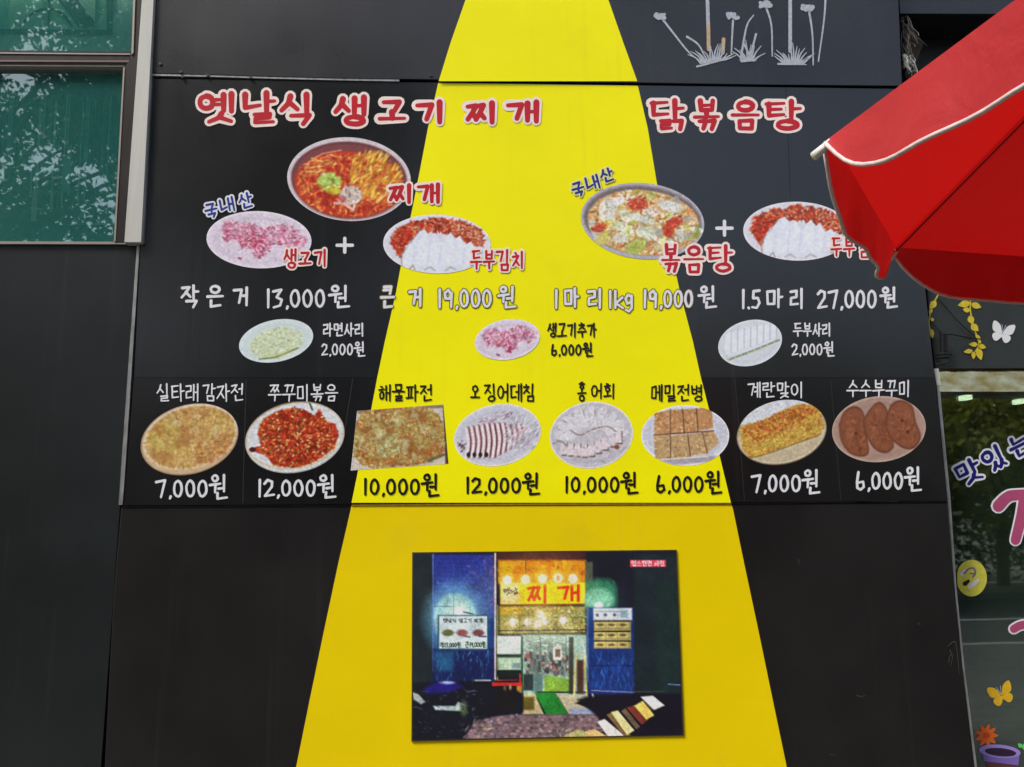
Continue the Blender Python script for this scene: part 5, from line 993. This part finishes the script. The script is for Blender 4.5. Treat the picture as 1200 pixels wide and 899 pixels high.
def leafcloud(rs, blobs, n, size):
    V = []; per_ = [max(1, int(n*b[3]*b[4]*b[5]/sum(q[3]*q[4]*q[5] for q in blobs))) for b in blobs]
    for b, k in zip(blobs, per_):
        d = rs.normal(size=(k, 3)); d /= np.linalg.norm(d, axis=1)[:, None]; r = rs.rand(k, 1)**(1/2.2); c = np.array(b[:3])+d*r*np.array(b[3:6])
        u = rs.normal(size=(k, 3)); u /= np.linalg.norm(u, axis=1)[:, None]; w_ = np.cross(u, rs.normal(size=(k, 3))); w_ /= np.linalg.norm(w_, axis=1)[:, None]; s = size*rs.uniform(.6, 1.4, (k, 1))
        V.append(np.stack([c-u*s, c+w_*s*.5, c+u*s, c-w_*s*.5], 1).reshape(-1, 3))
    V = np.vstack(V); return V, np.arange(len(V)).reshape(-1, 4)
LEAF = [leafmat('leaf_green', (84, 104, 44)), leafmat('leaf_dark_green', (58, 84, 42)), leafmat('leaf_yellow_green', (150, 148, 62))]
BARK = noisy(mat('bark', (84, 70, 58), .9), .3, (12, 12, 3))
def tree(x, y, h, r, seed, lab, li=0, n=9000, open_=1.0, z0=0.0, nb=13, lo=.35, leaf=.13):
    rs = np.random.RandomState(seed); t = empty('broadleaf_tree', lab, 'tree', (x, y, z0), 'trees across the street'); mb = MB()
    mb.tube([(x, y, z0), (x+.1, y, h*.3), (x-.05, y+.1, h*.6), (x, y, h*.9)], [h*.03, h*.024, h*.016, h*.004], 10); bl = []
    for i in range(nb):
        a = rs.rand()*6.28; z = h*rs.uniform(lo, .95); rr = r*rs.uniform(.35, .95)*(1.15-abs(z/h-.6)); p = (x+math.cos(a)*rr, y+math.sin(a)*rr, z)
        mb.tube([(x, y, z-h*.18), (x+math.cos(a)*rr*.5, y+math.sin(a)*rr*.5, z-h*.07), p], [min(h*.010, .07), min(h*.006, .04), .018], 6); s = r*rs.uniform(.26, .5)*open_; bl.append((*p, s*1.2, s*1.2, s*.8))
    mb.build('trunk', BARK, t); V, F = leafcloud(rs, bl, n, leaf); obj('crown', V, F, LEAF[li], t)
tree(-10.2, -13.5, 16.5, 5.2, 1, 'tallest leafy tree opposite the tinted window', 1, 42000, .5, nb=40, lo=.22, leaf=.09)
tree(-16.5, -14.5, 13.0, 4.6, 2, 'leafy tree at the far left across the street', 0, 22000, .8, nb=22, lo=.25)
tree(-3.6, -14.6, 13.5, 4.2, 3, 'tall leafy tree opposite the left half of the board', 1, 26000, .85, nb=26, lo=.25)
tree(7.5, -14.9, 5.6, 2.8, 4, 'yellowish green tree opposite the glass door', 2, 9000, 1.2)
tree(12.2, -15.2, 5.4, 2.8, 5, 'yellowish green tree second to the right across the street', 2, 9000, 1.2)
tree(17.0, -15.2, 6.0, 3.0, 6, 'dark leafy tree furthest right across the street', 1, 8000, 1.2)
V, F = leafcloud(np.random.RandomState(9), [(i*1.5-18, -16.1, .8, 1.1, .4, .85) for i in range(28)], 16000, .08); tag(obj('hedge', V, F, LEAF[1]), 'long clipped hedge along the far pavement', 'hedge')
hs = empty('street_building', 'plain two storey grey brown building across the street', 'building', (-1, -22, 0))
MB().box(-14, 12, -28, -20, -.1, 5.2).build('wall', noisy(mat('render_grey_brown', (110, 104, 98), .8), .12, (.8, .8, .8)), hs); MB().box(-14.2, 12.2, -28.2, -19.8, 5.2, 5.45).build('roof', mat('roof_grey', (90, 88, 86), .8), hs)
wg = mat('dark_window_glass', (40, 48, 54), .1)
for fl_ in range(2):
    for i in range(8):
        x = -12.5+i*3.1; z = .9+fl_*2.5; w0 = MB().box(x, x+1.6, -20.0, -19.94, z, z+1.3).build('window_frame', M['post'], hs); MB().box(x+.07, x+1.53, -19.94, -19.925, z+.07, z+1.23).build('pane', wg, w0)
